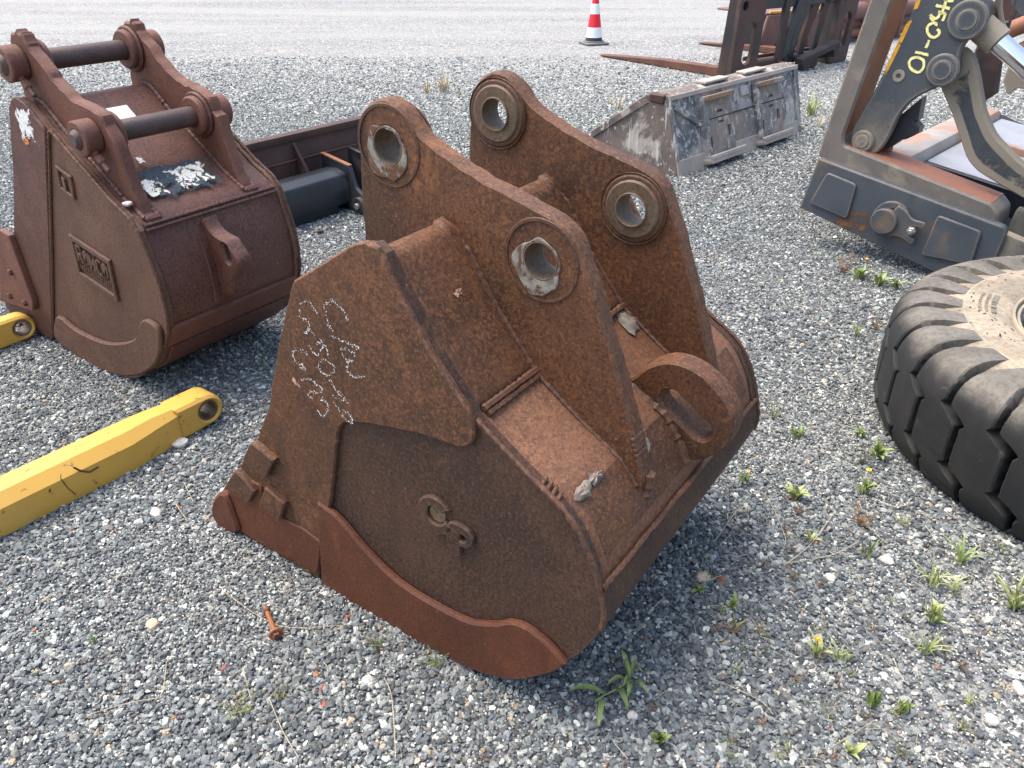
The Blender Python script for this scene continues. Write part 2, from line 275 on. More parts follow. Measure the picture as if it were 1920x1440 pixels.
def rnd(pts, r, n=4):
    """round the corners of a closed polygon"""
    out = []; N = len(pts)
    for i in range(N):
        p0, p, p1 = (Vector(pts[i - 1]), Vector(pts[i]), Vector(pts[(i + 1) % N]))
        a, b = p0 - p, p1 - p; la, lb = a.length, b.length
        rr = min(r, la * 0.45, lb * 0.45); A = p + a * (rr / la); B = p + b * (rr / lb)
        for k in range(n + 1):
            t = k / n; out.append(tuple(A * (1 - t) ** 2 + p * 2 * t * (1 - t) + B * t * t))
    return out
def spl(pts, n=6, closed=False):
    """Catmull-Rom through the points"""
    P = [np.array(p, float) for p in pts]; N = len(P); out = []
    R = range(N) if closed else range(N - 1)
    for i in R:
        a = P[i - 1] if (closed or i > 0) else P[0]; b = P[i]; c = P[(i + 1) % N]; d = P[(i + 2) % N] if (closed or i + 2 < N) else P[-1]
        for k in range(n):
            t = k / n
            out.append(tuple(0.5 * ((2 * b) + (c - a) * t + (2 * a - 5 * b + 4 * c - d) * t * t + (3 * b - a - 3 * c + d) * t ** 3)))
    if not closed: out.append(tuple(P[-1]))
    return out
def jitter(pts, amp, step=0.015):
    out = []; N = len(pts)
    for i in range(N):
        a, b = np.array(pts[i]), np.array(pts[(i + 1) % N]); k = max(1, int(np.linalg.norm(b - a) / step))
        for j in range(k): out.append(tuple(a + (b - a) * j / k + RNG.normal(0, amp, 2)))
    return out
def inset(p, d):
    N = len(p); s = 1 if area2(p) > 0 else -1; out = []
    for i in range(N):
        a = np.array(p[i]) - np.array(p[i - 1]); b = np.array(p[(i + 1) % N]) - np.array(p[i])
        a = a / (np.linalg.norm(a) + 1e-9); b = b / (np.linalg.norm(b) + 1e-9)
        n = np.array([-(a[1] + b[1]), a[0] + b[0]]) * s; l = np.linalg.norm(n); n = n / (l + 1e-9)
        c = max(0.4, n @ (np.array([-a[1], a[0]]) * s)); out.append(tuple(np.array(p[i]) + n * d / c))
    return out
MAPS = {'w': lambda a, b, h: (h, a, b),      # outline (u,z), thickness along w   (local x = w, y = u)
        'u': lambda a, b, h: (a, h, b),      # outline (w,z), thickness along u
        'z': lambda a, b, h: (a, b, h)}      # outline (w,u), thickness along z
def prism(name, parent, pts, h0, h1, mat, holes=(), bev=0.003, jit=0, axis='w', xf=None, ang=35, label=None):
    """plate cut to an outline, with rounded edges and holes"""
    if jit: pts = jitter(pts, jit)
    loops = [list(pts)] + [list(h) for h in holes]
    if h1 < h0: h0, h1 = h1, h0
    bev = min(bev, (h1 - h0) * 0.45)
    f = MAPS[axis]; V = []; F = []; cap0 = []; cap1 = []
    for li, lp in enumerate(loops):
        ins = inset(lp, bev) if li == 0 else inset(lp, -bev); n = len(lp); base = len(V)
        for ring, h in ((ins, h0), (lp, h0 + bev), (lp, h1 - bev), (ins, h1)): V += [f(p[0], p[1], h) for p in ring]
        for k in range(3):
            for i in range(n):
                j = (i + 1) % n; F.append((base + k * n + i, base + k * n + j, base + (k + 1) * n + j, base + (k + 1) * n + i))
        cap0.append((base, ins)); cap1.append((base + 3 * n, ins))
    tri = tessellate_polygon([[Vector((p[0], p[1], 0)) for p in ins] for _, ins in cap0])
    idx0 = [b + i for b, ins in cap0 for i in range(len(ins))]; idx1 = [b + i for b, ins in cap1 for i in range(len(ins))]
    F += [tuple(idx0[i] for i in t) for t in tri] + [tuple(idx1[i] for i in reversed(t)) for t in tri]
    if xf is not None: V = [xf(Vector(v)) for v in V]
    return mesh(name, V, F, mat, parent, ang, label=label)
def ribbon(path, t0, t1):
    """closed polygon between two offsets of an open path (offset > 0: to the left of travel)"""
    def off(d):
        out = []; N = len(path)
        for i in range(N):
            a = np.array(path[max(i - 1, 0)]); b = np.array(path[min(i + 1, N - 1)]); v = b - a; v = v / (np.linalg.norm(v) + 1e-9)
            out.append(tuple(np.array(path[i]) + np.array([-v[1], v[0]]) * d))
        return out
    return off(t0) + off(t1)[::-1]
def tube(name, parent, pts, r, mat, n=8, jit=0.0, ends=True):
    P = [Vector(p) for p in pts]; V = []; F = []; up = Vector((0.31, 0.2, 0.93))
    for i, p in enumerate(P):
        d = (P[min(i + 1, len(P) - 1)] - P[max(i - 1, 0)]).normalized(); a = d.cross(up).normalized(); b = d.cross(a)
        rr = (r[i] if isinstance(r, (list, tuple)) else r)
        for k in range(n):
            q = rr * (1 + (random.uniform(-jit, jit) if jit else 0)); t = 2 * math.pi * k / n
            V.append(p + a * (math.cos(t) * q) + b * (math.sin(t) * q))
    for i in range(len(P) - 1):
        for k in range(n):
            j = (k + 1) % n; F.append((i * n + k, i * n + j, (i + 1) * n + j, (i + 1) * n + k))
    if ends: F += [tuple(range(n)), tuple(range((len(P) - 1) * n, len(P) * n))]
    return mesh(name, V, F, mat, parent, 50)
def bead(name, parent, pts, r=0.007, mat='weld', step=0.007):
    """weld bead: lumpy tube along a path"""
    P = []
    for a, b in zip(pts[:-1], pts[1:]):
        a, b = Vector(a), Vector(b); k = max(1, int((b - a).length / step))
        for j in range(k): P.append(a.lerp(b, j / k))
    P.append(Vector(pts[-1]))
    return tube(name, parent, P, [r * (1 + 0.35 * math.sin(i * 2.1) * random.random() + random.uniform(-.12, .12)) for i in range(len(P))], mat, 6)
def lathe(name, parent, prof, origin, axis, mat, n=40, ang=35, hole=False):
    """profile (r, h) turned round an axis"""
    ax = Vector(axis).normalized(); q = ax.to_track_quat('Z', 'Y').to_matrix(); o = Vector(origin); V = []; F = []
    for r, h in prof:
        for k in range(n):
            t = 2 * math.pi * k / n; V.append(o + q @ Vector((r * math.cos(t), r * math.sin(t), h)))
    L = len(prof)
    for i in range(L - 1 + (1 if hole else 0)):
        i2 = (i + 1) % L
        for k in range(n):
            j = (k + 1) % n; F.append((i * n + k, i * n + j, i2 * n + j, i2 * n + k))
    if not hole: F += [tuple(range(n)), tuple(range((L - 1) * n, L * n))]
    return mesh(name, V, F, mat, parent, ang)
def cyl(name, parent, a, b, r, mat, n=28, bev=0.004):
    a, b = Vector(a), Vector(b); L = (b - a).length; bev = min(bev, r * .4, L * .4)
    return lathe(name, parent, [(r - bev, 0), (r, bev), (r, L - bev), (r - bev, L)], a, b - a, mat, n)
def ring(name, parent, c, axis, r0, r1, h, mat, n=36, bev=0.004):
    return lathe(name, parent, [(r0, 0), (r1 - bev, 0), (r1, bev), (r1, h - bev), (r1 - bev, h), (r0, h)], c, axis, mat, n, hole=True)
def box(name, parent, c, s, mat, bev=0.004, rot=None, label=None):
    """box with bevelled edges; c centre, s full size, rot a 3x3 matrix"""
    bm = bmesh.new(); bmesh.ops.create_cube(bm, size=1.0)
    for v in bm.verts: v.co = Vector((v.co.x * s[0], v.co.y * s[1], v.co.z * s[2]))
    bmesh.ops.bevel(bm, geom=bm.edges[:], offset=min(bev, min(s) * .3), segments=1, affect='EDGES')
    R = rot if rot is not None else Matrix.Identity(3)
    V = [R @ v.co + Vector(c) for v in bm.verts]; F = [tuple(v.index for v in f.verts) for f in bm.faces]; bm.free()
    return mesh(name, V, F, mat, parent, 30, label=label)
def flakes(name, parent, strokes, xf, mat, size=0.0016, dens=420, spread=0.004, solid=False):
    """chalk or crayon marks: small flat flecks strewn along handwritten strokes"""
    V = []; F = []
    for st in strokes:
        P = spl(st, 6)
        for a, b in zip(P[:-1], P[1:]):
            a, b = np.array(a), np.array(b); L = np.linalg.norm(b - a); d = (b - a) / (L + 1e-9); nrm = np.array([-d[1], d[0]])
            for _ in range(max(1, RNG.poisson(L * dens))):
                c = a + (b - a) * RNG.random() + nrm * RNG.normal(0, spread * .5); k = RNG.integers(4, 7); r = size * RNG.uniform(.5, 1.6); b0 = len(V); ph = RNG.random() * 6
                for i in range(k):
                    q = r * RNG.uniform(.6, 1.2); t = ph + 2 * math.pi * i / k; V.append(xf(c[0] + q * math.cos(t), c[1] + q * math.sin(t), RNG.random()))
                F.append(tuple(range(b0, b0 + k)))
    return tag(mesh(name, V, F, mat, parent, smooth=False), kind='stuff')
def stroke(name, parent, pts, wd, xf, mat, solid=0.0012):
    """a brush stroke of even width, laid 1 mm proud"""
    P = spl(pts, 5); poly = ribbon(P, wd / 2, -wd / 2); n = len(poly)
    V = [xf(p[0] + random.uniform(-.1, .1) * wd, p[1] + random.uniform(-.1, .1) * wd, 0) for p in poly]; m = len(P)
    F = [(i, i + 1, n - 2 - i, n - 1 - i) for i in range(m - 1)]
    return mesh(name, V, F, mat, parent, smooth=False)

# ================================================================== GROUND
def ground_mat():
    m, nt, b = mk('gravel_ground'); v = coords(nt, kind='Object')
    vo = nt.nodes.new('ShaderNodeTexVoronoi'); vo.inputs['Scale'].default_value = 55; nt.links.new(v, vo.inputs['Vector'])
    sp = nt.nodes.new('ShaderNodeSeparateColor'); nt.links.new(vo.outputs['Color'], sp.inputs[0])
    g = nt.nodes.new('ShaderNodeValToRGB'); cr = g.color_ramp; cr.interpolation = 'LINEAR'
    cr.elements[0].color = (0.075, 0.078, 0.084, 1); cr.elements[1].position = 1.0; cr.elements[1].color = (0.64, 0.62, 0.57, 1)
    for p, c in ((0.40, (0.145, 0.15, 0.157)), (0.66, (0.25, 0.25, 0.248)), (0.86, (0.315, 0.315, 0.298))):
        e = cr.elements.new(p); e.color = (*c, 1)
    nt.links.new(sp.outputs[0], g.inputs[0])
    tracks = noise(nt, coords(nt, sc=(0.12, 0.9, 1), kind='Object'), 1.0, 5, 0.55)      # pale wheel tracks across the yard
    sep = nt.nodes.new('ShaderNodeSeparateXYZ'); nt.links.new(v, sep.inputs[0])
    yard = ramp(nt, sep.outputs[1], 6.0, 17.0)                                           # the open yard is crushed finer and paler
    amt = mul(nt, mul(nt, ramp(nt, tracks, 0.35, 0.62), 0.55), yard)
    amt = mul(nt, amt, mul(nt, yard, 0.12), 'ADD')
    c = mix(nt, amt, g.outputs[0], (0.315, 0.315, 0.298))
    c = mix(nt, mul(nt, ramp(nt, noise(nt, v, 1.1, 6, 0.65), 0.56, 0.72), 0.45), c, (0.40, 0.36, 0.30))   # sandy fines
    nt.links.new(c, b.inputs['Base Color']); b.inputs['Roughness'].default_value = 0.9
    bump(nt, b, vo.outputs['Distance'], 0.9, -0.012); return m
me = bpy.data.meshes.new('ground'); S = 120
me.from_pydata([(-S, -20, -0.006), (S, -20, -0.006), (S, 2 * S, -0.006), (-S, 2 * S, -0.006)], [], [(0, 1, 2, 3)])
me.materials.append(ground_mat()); gr = link(bpy.data.objects.new('ground', me)); gr['kind'] = 'structure'

def pebble_mat():
    m, nt, b = mk('pebble'); at = nt.nodes.new('ShaderNodeAttribute'); at.attribute_type = 'INSTANCER'; at.attribute_name = 'pcol'
    v = coords(nt); n = noise(nt, v, 2.2, 5, 0.7)
    c = mix(nt, ramp(nt, n, 0.3, 0.7), (0.72, 0.72, 0.72), (1.2, 1.2, 1.2)); c = mix(nt, 1.0, at.outputs['Color'], c, 'MULTIPLY')
    nt.links.new(c, b.inputs['Base Color']); b.inputs['Roughness'].default_value = 0.72; return m
M['pebble'] = pebble_mat()
def blobs(x, y, seed):      # cheap smooth noise for patches of fines
    r = np.random.default_rng(seed); s = np.zeros_like(x)
    for _ in range(14):
        k = r.uniform(1.2, 9.0); a = r.uniform(0, 6.28); s += np.sin(k * (x * math.cos(a) + y * math.sin(a)) + r.uniform(0, 6.28)) / math.sqrt(k)
    return s / 2.6
def make_gravel():
    pts = []; szs = []
    for y0, y1, cell, smul in ((0.55, 3.0, 0.0102, 1.0), (3.0, 5.2, 0.0122, 1.06), (5.2, 8.0, 0.0165, 1.2), (8.0, 11.5, 0.025, 1.5)):
        ys = np.arange(y0, y1, cell); 
        for y in ys:
            half = 0.80 * y + 0.85
            xs = np.arange(-half, half, cell); n = len(xs)
            px = xs + RNG.uniform(-.55, .55, n) * cell; py = y + RNG.uniform(-.55, .55, n) * cell
            keep = RNG.random(n) > (0.0 if y < 7 else (y - 7) / 4.5 * 0.9)
            pts.append(np.stack([px[keep], py[keep]], 1)); szs.append(np.full(keep.sum(), smul))
    P = np.concatenate(pts); SM = np.concatenate(szs); n = len(P)
    def sandy(x, y):
        s_ = np.zeros_like(x)
        for (px, py, sg, am) in ((395, 965, .10, 1.3), (640, 1120, .09, .8), (760, 1210, .09, .7), (1700, 1250, .22, .8), (1850, 1330, .25, .8), (1500, 820, .30, .6), (1450, 650, .5, .5), (60, 1180, .10, .8), (40, 1420, .14, .9), (1830, 1080, .10, 1.2), (1000, 1330, .10, .5), (230, 800, .15, .4)):
            g_ = ground(px, py); s_ += am * np.exp(-((x - g_[0]) ** 2 + (y - g_[1]) ** 2) / (2 * sg * sg))
        return s_
    thin = RNG.random(n) < np.clip((sandy(P[:, 0], P[:, 1]) + .35 * blobs(P[:, 0], P[:, 1], 9) - .35) * .75, 0, .62); P = P[~thin]; SM = SM[~thin]; n = len(P)
    # fine grit strewn between and over the stones, mostly in patches
    q = []
    for y0, y1, cell in ((0.55, 2.6, 0.0100), (2.6, 4.2, 0.0140)):
        for y in np.arange(y0, y1, cell):
            half = 0.85 * y + 1.1; xs = np.arange(-half, half, cell); k = len(xs)
            q.append(np.stack([xs + RNG.uniform(-.5, .5, k) * cell, y + RNG.uniform(-.5, .5, k) * cell], 1))
    Q = np.concatenate(q); f = blobs(Q[:, 0], Q[:, 1], 5) + 1.1 * sandy(Q[:, 0], Q[:, 1]) + 0.35 * np.clip((Q[:, 0] - .6), 0, 1.2)
    Q = Q[RNG.random(len(Q)) < np.clip(0.14 + 0.75 * f, 0.05, 0.9)]; nq = len(Q)
    rad = np.concatenate([np.clip(RNG.lognormal(math.log(0.0059), 0.33, n), 0.003, 0.0145) * SM, RNG.uniform(0.0014, 0.0032, nq)])
    fines = blobs(P[:, 0], P[:, 1], 5) + 0.35 * np.clip((P[:, 0] - .6), 0, 1.2)
    rad[:n] *= np.where(fines > 0.35, 0.80, 1.0)
    z = np.concatenate([RNG.uniform(-0.0045, 0.0012, n), RNG.uniform(-0.002, 0.004, nq)])
    xy = np.concatenate([P, Q]); N = n + nq
    pal = np.array([(0.072, 0.076, 0.080), (0.105, 0.110, 0.116), (0.145, 0.150, 0.155), (0.192, 0.196, 0.198), (0.25, 0.25, 0.243), (0.34, 0.33, 0.308), (0.48, 0.46, 0.42), (0.62, 0.60, 0.55), (0.38, 0.29, 0.20), (0.27, 0.12, 0.07), (0.16, 0.135, 0.12)])
    w1 = np.array([.12, .23, .215, .165, .11, .075, .036, .014, .012, .002, .03]); w2 = np.array([.03, .05, .08, .12, .14, .18, .18, .12, .07, .01, .02])
    ci = np.concatenate([RNG.choice(len(pal), n, p=w1 / w1.sum()), RNG.choice(len(pal), nq, p=w2 / w2.sum())])
    far = xy[:, 1] > 5.0
    up = far & (RNG.random(N) < np.clip((xy[:, 1] - 5) / 8, 0, .6)); ci[up] = RNG.choice([4, 5, 6], up.sum())
    col = pal[ci] * np.array([1.03, 1.10, 1.075]) * RNG.uniform(.8, 1.2, (N, 1)); col = np.clip(np.concatenate([col, np.ones((N, 1))], 1), 0, 1)
    me = bpy.data.meshes.new('gravel'); me.vertices.add(N); me.vertices.foreach_set('co', np.concatenate([xy, z[:, None]], 1).ravel())
    a = me.attributes.new('sc', 'FLOAT', 'POINT'); a.data.foreach_set('value', rad)
    a = me.attributes.new('rot', 'FLOAT_VECTOR', 'POINT'); rot = np.stack([RNG.normal(0, .38, N), RNG.normal(0, .38, N), RNG.uniform(0, 6.28, N)], 1); a.data.foreach_set('vector', rot.ravel())
    a = me.attributes.new('vid', 'INT', 'POINT'); a.data.foreach_set('value', RNG.integers(0, 8, N).astype(np.int32))
    a = me.attributes.new('pcol', 'FLOAT_COLOR', 'POINT'); a.data.foreach_set('color', col.ravel())
    ob = link(bpy.data.objects.new('gravel', me)); ob['kind'] = 'stuff'; ob['label'] = 'loose grey and white crushed gravel covering the yard'
    g = bpy.data.node_groups.new('gravel_scatter', 'GeometryNodeTree')
    g.interface.new_socket('Geometry', in_out='INPUT', socket_type='NodeSocketGeometry'); g.interface.new_socket('Geometry', in_out='OUTPUT', socket_type='NodeSocketGeometry')
    nn, L = g.nodes.new, g.links.new
    gi, go = nn('NodeGroupInput'), nn('NodeGroupOutput'); jg = nn('GeometryNodeJoinGeometry')
    for i in range(8):
        s = nn('GeometryNodeMeshIcoSphere'); s.inputs['Subdivisions'].default_value = 2; s.inputs['Radius'].default_value = 1.0
        po = nn('GeometryNodeInputPosition'); va = nn('ShaderNodeVectorMath'); va.operation = 'ADD'; va.inputs[1].default_value = (i * 7.3, i * 3.1, i * 5.7); L(po.outputs[0], va.inputs[0])
        tx = nn('ShaderNodeTexNoise'); tx.inputs['Scale'].default_value = 0.85; tx.inputs['Detail'].default_value = 1.0; L(va.outputs[0], tx.inputs['Vector'])
        vs_ = nn('ShaderNodeVectorMath'); vs_.operation = 'SUBTRACT'; vs_.inputs[1].default_value = (.5, .5, .5); L(tx.outputs['Color'], vs_.inputs[0])
        vm = nn('ShaderNodeVectorMath'); vm.operation = 'SCALE'; vm.inputs['Scale'].default_value = 1.9; L(vs_.outputs[0], vm.inputs[0])
        sp = nn('GeometryNodeSetPosition'); L(s.outputs[0], sp.inputs['Geometry']); L(vm.outputs[0], sp.inputs['Offset'])
        tr = nn('GeometryNodeTransform'); tr.inputs['Scale'].default_value = (random.uniform(1.0, 1.35), random.uniform(.72, .95), random.uniform(.52, .72)); L(sp.outputs[0], tr.inputs[0])
        sm = nn('GeometryNodeSetMaterial'); sm.inputs['Material'].default_value = M['pebble']; L(tr.outputs[0], sm.inputs[0])
        ss = nn('GeometryNodeSetShadeSmooth'); ss.inputs['Shade Smooth'].default_value = False; L(sm.outputs[0], ss.inputs[0])
        gt = nn('GeometryNodeGeometryToInstance'); L(ss.outputs[0], gt.inputs[0]); L(gt.outputs[0], jg.inputs[0])
    def attr(nm, t):
        a = nn('GeometryNodeInputNamedAttribute'); a.data_type = t; a.inputs['Name'].default_value = nm; return a.outputs[0]
    ip = nn('GeometryNodeInstanceOnPoints'); L(gi.outputs[0], ip.inputs['Points']); L(jg.outputs[0], ip.inputs['Instance'])
    ip.inputs['Pick Instance'].default_value = True; L(attr('vid', 'INT'), ip.inputs['Instance Index'])
    er = nn('FunctionNodeEulerToRotation'); L(attr('rot', 'FLOAT_VECTOR'), er.inputs[0]); L(er.outputs[0], ip.inputs['Rotation']); L(attr('sc', 'FLOAT'), ip.inputs['Scale'])
    L(ip.outputs[0], go.inputs[0])
    md = ob.modifiers.new('scatter', 'NODES'); md.node_group = g
    return ob
make_gravel()

# ================================================================== MAIN BUCKET (rusty, in the middle)
def main_bucket():
    f = Frame(ground(767, 1178), 55); f.p0 = f.p0 + f.u * f.side(960, 1261)[0]
    R = thing('excavator_bucket', 'large rust-brown excavator bucket with empty pin holes and white chalk writing', 'bucket', f.p0, f.yaw)
    W = 0.895
    low = [(1.086, 0.0), (0.995, .002), (.651, .004), (.332, .002), (.115, .02), (.016, .052), (-.076, .125), (-.147, .207), (-.195, .288), (-.225, .375), (-.213, .451), (-.181, .54), (-.126, .616), (-.026, .677), (.088, .752)]
    back = spl(low[3:], 4)
    full = [(1.105, .05), (1.086, 0), (.995, .002), (.651, .004)] + back + [(.2, .893), (.272, 1.006), (.298, 1.056), (.325, 1.068), (.357, 1.062), (.562, .930), (.66, .730), (.741, .535), (.814, .420), (.920, .282), (1.045, .137)]
    cut = [(1.108, .05), (1.052, .139), (.927, .284), (.821, .422), (.748, .537), (.667, .732), (.569, .936), (.357, 1.071), (.325, 1.077), (.299, 1.069), (.272, 1.011), (.198, .898), (.086, .772), (.083, .709), (.115, .681), (.225, .672), (.392, .637), (.463, .613), (.489, .577), (.558, .328), (.653, .034), (.66, -.004), (1.086, -.006)]
    cut = rnd(cut, .022, 3)
    shr = [(.585, .309), (.529, .293), (.445, .232), (.36, .189), (.285, .174), (.21, .173), (.135, .178), (.091, .192), (.033, .226), (.005, .25), (-.02, .263), (-.045, .268), (-.073, .264), (-.11, .250), (-.138, .232), (-.152, .218)]
    shr = [(.605, .312)] + spl(shr, 3) + [(-.146, .203), (-.118, .165), (-.078, .122), (-.035, .080), (.014, .046), (.113, .012), (.332, -.007), (.648, -.007)]
    for near in (True, False):
        s = (lambda a, b: (a, b)) if near else (lambda a, b: (W - b, W - a))
        SP = prism('side_plate', R, full, *s(0.0, .03), 'rust_dark', bev=.003, jit=.0006)
        SCt = prism('side_cutter', R, cut, *s(-.014, .002), 'rust', bev=.004, jit=.0008)
        prism('heel_shroud', R, shr, *s(-.020, .001), 'rust_red', bev=.006)
        P = lambda q: [f.side(*p) for p in q]
        for q in ([(489, 818), (531, 852), (514, 888), (472, 850)], [(458, 870), (495, 910), (482, 934), (436, 905)], [(514, 901), (550, 933), (541, 965), (502, 938)]):
            prism('wear_block', SCt, rnd(P(q), .008, 2), *s(-.034, -.010), 'rust', bev=.004)
        if near: NSP, NSC = SP, SCt
        prism('lip_cover', R, spl(P([(411, 944), (424, 916), (440, 920), (455, 960), (462, 985), (445, 990), (425, 977)]), 4, True), *s(-.034, .0), 'rust_red', bev=.008)
        prism('lip_shroud', R, rnd(P([(437, 912), (470, 888), (500, 905), (505, 945), (545, 968), (580, 985), (612, 1010), (604, 1068), (462, 992), (430, 975)]), .012, 3), *s(-.020, -.012), 'rust_red', bev=.003)
    # shell: floor, heel and back in one rolled plate
    path = [(1.08, .014), (.995, .012), (.651, .012)] + [(u, z) for u, z in back]
    prism('shell', R, ribbon([(u + (0.004 if u < .1 else 0), z + .003) for u, z in path], -.003, -.028), .03, W - .03, 'rust_warm', bev=.002, ang=50)
    prism('cutting_edge', R, rnd([(1.10, .012), (1.085, .002), (.86, .004), (.86, .05), (1.03, .05)], .006, 2), .03, W - .03, 'rust_red', bev=.002)
    # torque tube under the ears
    prism('torque_tube', R, rnd([(.335, 1.056), (.300, 1.046), (.268, .997), (.196, .883), (.096, .760), (.135, .70), (.36, .80), (.43, .96)], .018, 3), .03, W - .03, 'rust', bev=.002)
    bead('weld_bead', R, [(.032, .092, .762), (W - .032, .092, .762)], .008)
    bead('weld_bead', R, [(.034, .083, .752), (.22, .083, .752)], .007)
    # ears
    ear = spl([(.568, 1.217), (.55, 1.249), (.518, 1.275), (.483, 1.284), (.446, 1.272), (.415, 1.245), (.386, 1.218), (.306, 1.180), (.227, 1.152), (.151, 1.133), (.088, 1.116), (.047, 1.102), (.014, 1.077), (-.012, 1.026), (-.040, .968), (-.065, .902), (-.102, .817), (-.147, .691), (-.172, .62)], 3)
    ear = ear + [(-.186, .575), (-.178, .530), (-.12, .56), (.05, .67), (.20, .80), (.42, .86), (.572, .90), (.585, .953), (.580, 1.08)]
    LO, UP = (.086, 1.016), (.482, 1.187)
    for w0, w1, inn in ((.225, .272, 1), (.628, .675, -1)):
        E_ = prism('ear', R, ear, w0, w1, 'rust', holes=[circ(LO, .041), circ(UP, .041)], bev=.005, jit=.0008)
        o0, i0 = (w0, w1) if inn == 1 else (w1, w0)
        for c in (LO, UP):
            ring('boss_ring', E_, (i0, c[0], c[1]), (inn, 0, 0), .041, .070, .015, 'bore')
            ring('boss_weld', E_, (i0, c[0], c[1]), (inn, 0, 0), .066, .086, .010, 'weld', bev=.008)
            ring('bushing', E_, (o0 - .004 * inn, c[0], c[1]), (inn, 0, 0), .0385, .0415, .07, 'bore', bev=.001)
            wob = [(c[0] + .008 + (.058 + .005 * math.sin(3 * t + c[0] * 9) + .0015 * math.sin(7 * t + 1)) * math.cos(t), c[1] - .016 + (.060 + .005 * math.sin(4 * t + c[0] * 9) + .0015 * math.sin(9 * t)) * math.sin(t)) for t in [2 * math.pi * k / 64 for k in range(64)]]
            prism('filler_patch', E_, wob, o0 - .004 * inn, o0 + .001 * inn, 'grout', holes=[circ(c, .0412)], bev=.002)
            ring('boss_groove', E_, (o0 + .001 * inn, c[0], c[1]), (-inn, 0, 0), .082, .090, .004, 'weld', bev=.002)
        wi = w0 - .004; 
        for ww in (w0 - .003, w1 + .003):
            bead('weld_bead', R, [(ww, .34, 1.058), (ww, .268, .999), (ww, .196, .885), (ww, .096, .764), (ww, .083, .750), (ww, -.026, .675), (ww, -.126, .615), (ww, -.170, .562)], .0065)
        bead('weld_bead', R, [((w0 + w1) / 2, -.186, .585), ((w0 + w1) / 2, -.182, .535)], .016)
    # gusset fillets where the tube runs into the ears
    for w0, w1 in ((.185, .225), (.590, .628)):
        prism('fillet', R, rnd([(.338, 1.064), (.303, 1.055), (.285, 1.02), (.38, .97)], .012, 3), w0, w1, 'rust', bev=.012)
    # wear plates on the back
    prism('wear_plate', R, ribbon([(-.122, .619), (-.150, .588), (-.181, .540), (-.198, .496)], 0, .026), .055, W - .06, 'rust', bev=.003)
    prism('heel_band', R, ribbon(spl([(-.211, .458), (-.225, .400), (-.223, .360), (-.197, .288), (-.150, .207), (-.105, .155)], 4), 0, .016), .012, W - .012, 'rust_dark', bev=.006)
    bead('weld_bead', R, [(w, -.214, .458 + .002 * math.sin(w * 40)) for w in np.linspace(.01, W - .01, 30)], .006)
    for w in (.003, W - .003):
        bead('weld_bead', R, [(w, u, z + .002) for u, z in back[-22:]], .0065)
    for k in range(4):
        cyl('weld_knob', R, (.002, -.066 - .012 * k, .655 - .0075 * k), (.03, -.064 - .012 * k, .662 - .0075 * k), .0045, 'weld', 8)
        cyl('weld_knob', R, (.222, -.150 - .004 * k, .672 - .012 * k), (.262, -.152 - .004 * k, .674 - .012 * k), .005, 'weld', 8)
    # lifting eye in the middle of the back
    eye = spl([(-.02, .660), (-.045, .69), (-.08, .728), (-.13, .753), (-.195, .747), (-.256, .707), (-.291, .655), (-.288, .596), (-.266, .555), (-.225, .520), (-.190, .500)], 4) + [(-.12, .50), (-.02, .58)]
    ec0, ec1 = f.side(1258, 752, .44), f.side(1312, 806, .44)
    prism('lifting_eye', R, eye, .44, .50, 'rust', holes=[slot(ec0, ec1, .028)], bev=.006)
    bead('weld_bead', R, [(.436, -.02, .668), (.436, -.126, .615), (.436, -.181, .540), (.436, -.20, .50)], .012)
    # mud and concrete left on the plates
    def crust(c, rx, ry, m, nm='dried_crust'):
        base, nx, ny, nz = c; V = []; F = []; n = 14
        for k in range(n):
            q = random.uniform(.7, 1.2); V.append(base + nx * rx * q * math.cos(6.283 * k / n) + ny * ry * q * math.sin(6.283 * k / n))
        for k in range(n): V.append(base + (V[k] - base) * .6 + nz * random.uniform(.004, .010))
        V.append(base + nz * .008)
        for k in range(n):
            j = (k + 1) % n; F += [(k, j, n + j, n + k), (n + k, n + j, 2 * n)]
        mesh(nm, V, F, m, R)
    sl = Vector((0, -.108, -.0645)).normalized(); nn = Vector((0, -.0645, .108)).normalized(); X = Vector((1, 0, 0))
    def onback(px, py, a=(.088, .752)):
        d = ray(px, py); o = CP - f.p0; o = Vector((o @ f.w, o @ f.u, o[2])); dl = Vector((d @ f.w, d @ f.u, d[2])); return o + dl * ((Vector((0, a[0], a[1])) - o).dot(nn) / dl.dot(nn))
    crust((onback(1178, 605), X, sl, nn), .028, .040, 'mud')
    crust((Vector((.075, -.122, .6225)), X, sl, nn), .03, .016, 'mud'); crust((Vector((.125, -.12, .624)), X, sl, nn), .028, .014, 'slate')
    crust((onback(1200, 838), X, sl, nn), .035, .025, 'mud')
    # cast mark: a C joined to a P
    S = lambda q: [f.side(*p) for p in q]
    cc = np.array(f.side(822, 962)); g0 = math.atan2(*(np.array(f.side(850, 966)) - cc)[::-1])
    arc = np.linspace(g0 + .62, g0 + 2 * math.pi - .35, 26)
    prism('cast_letter', NSP, [(cc[0] + .052 * math.cos(t), cc[1] + .052 * math.sin(t)) for t in arc] + [(cc[0] + .025 * math.cos(t), cc[1] + .025 * math.sin(t)) for t in arc[::-1]], -.013, .001, 'rust_dark', bev=.0035)
    prism('cast_letter', NSP, rnd(S([(841, 981), (848, 973), (858, 974), (873, 982), (887, 993), (894, 1007), (891, 1020), (880, 1025), (868, 1019), (870, 1037), (862, 1040), (850, 1030), (843, 1008)]), .006, 2), -.013, .001, 'rust_dark', bev=.0035, holes=[rnd(S([(868, 996), (876, 1000), (880, 1008), (876, 1012), (868, 1009)]), .004, 2)])
    prism('cast_core', NSP, circ(cc, .024, 20), -.004, .001, 'bore', bev=.002)
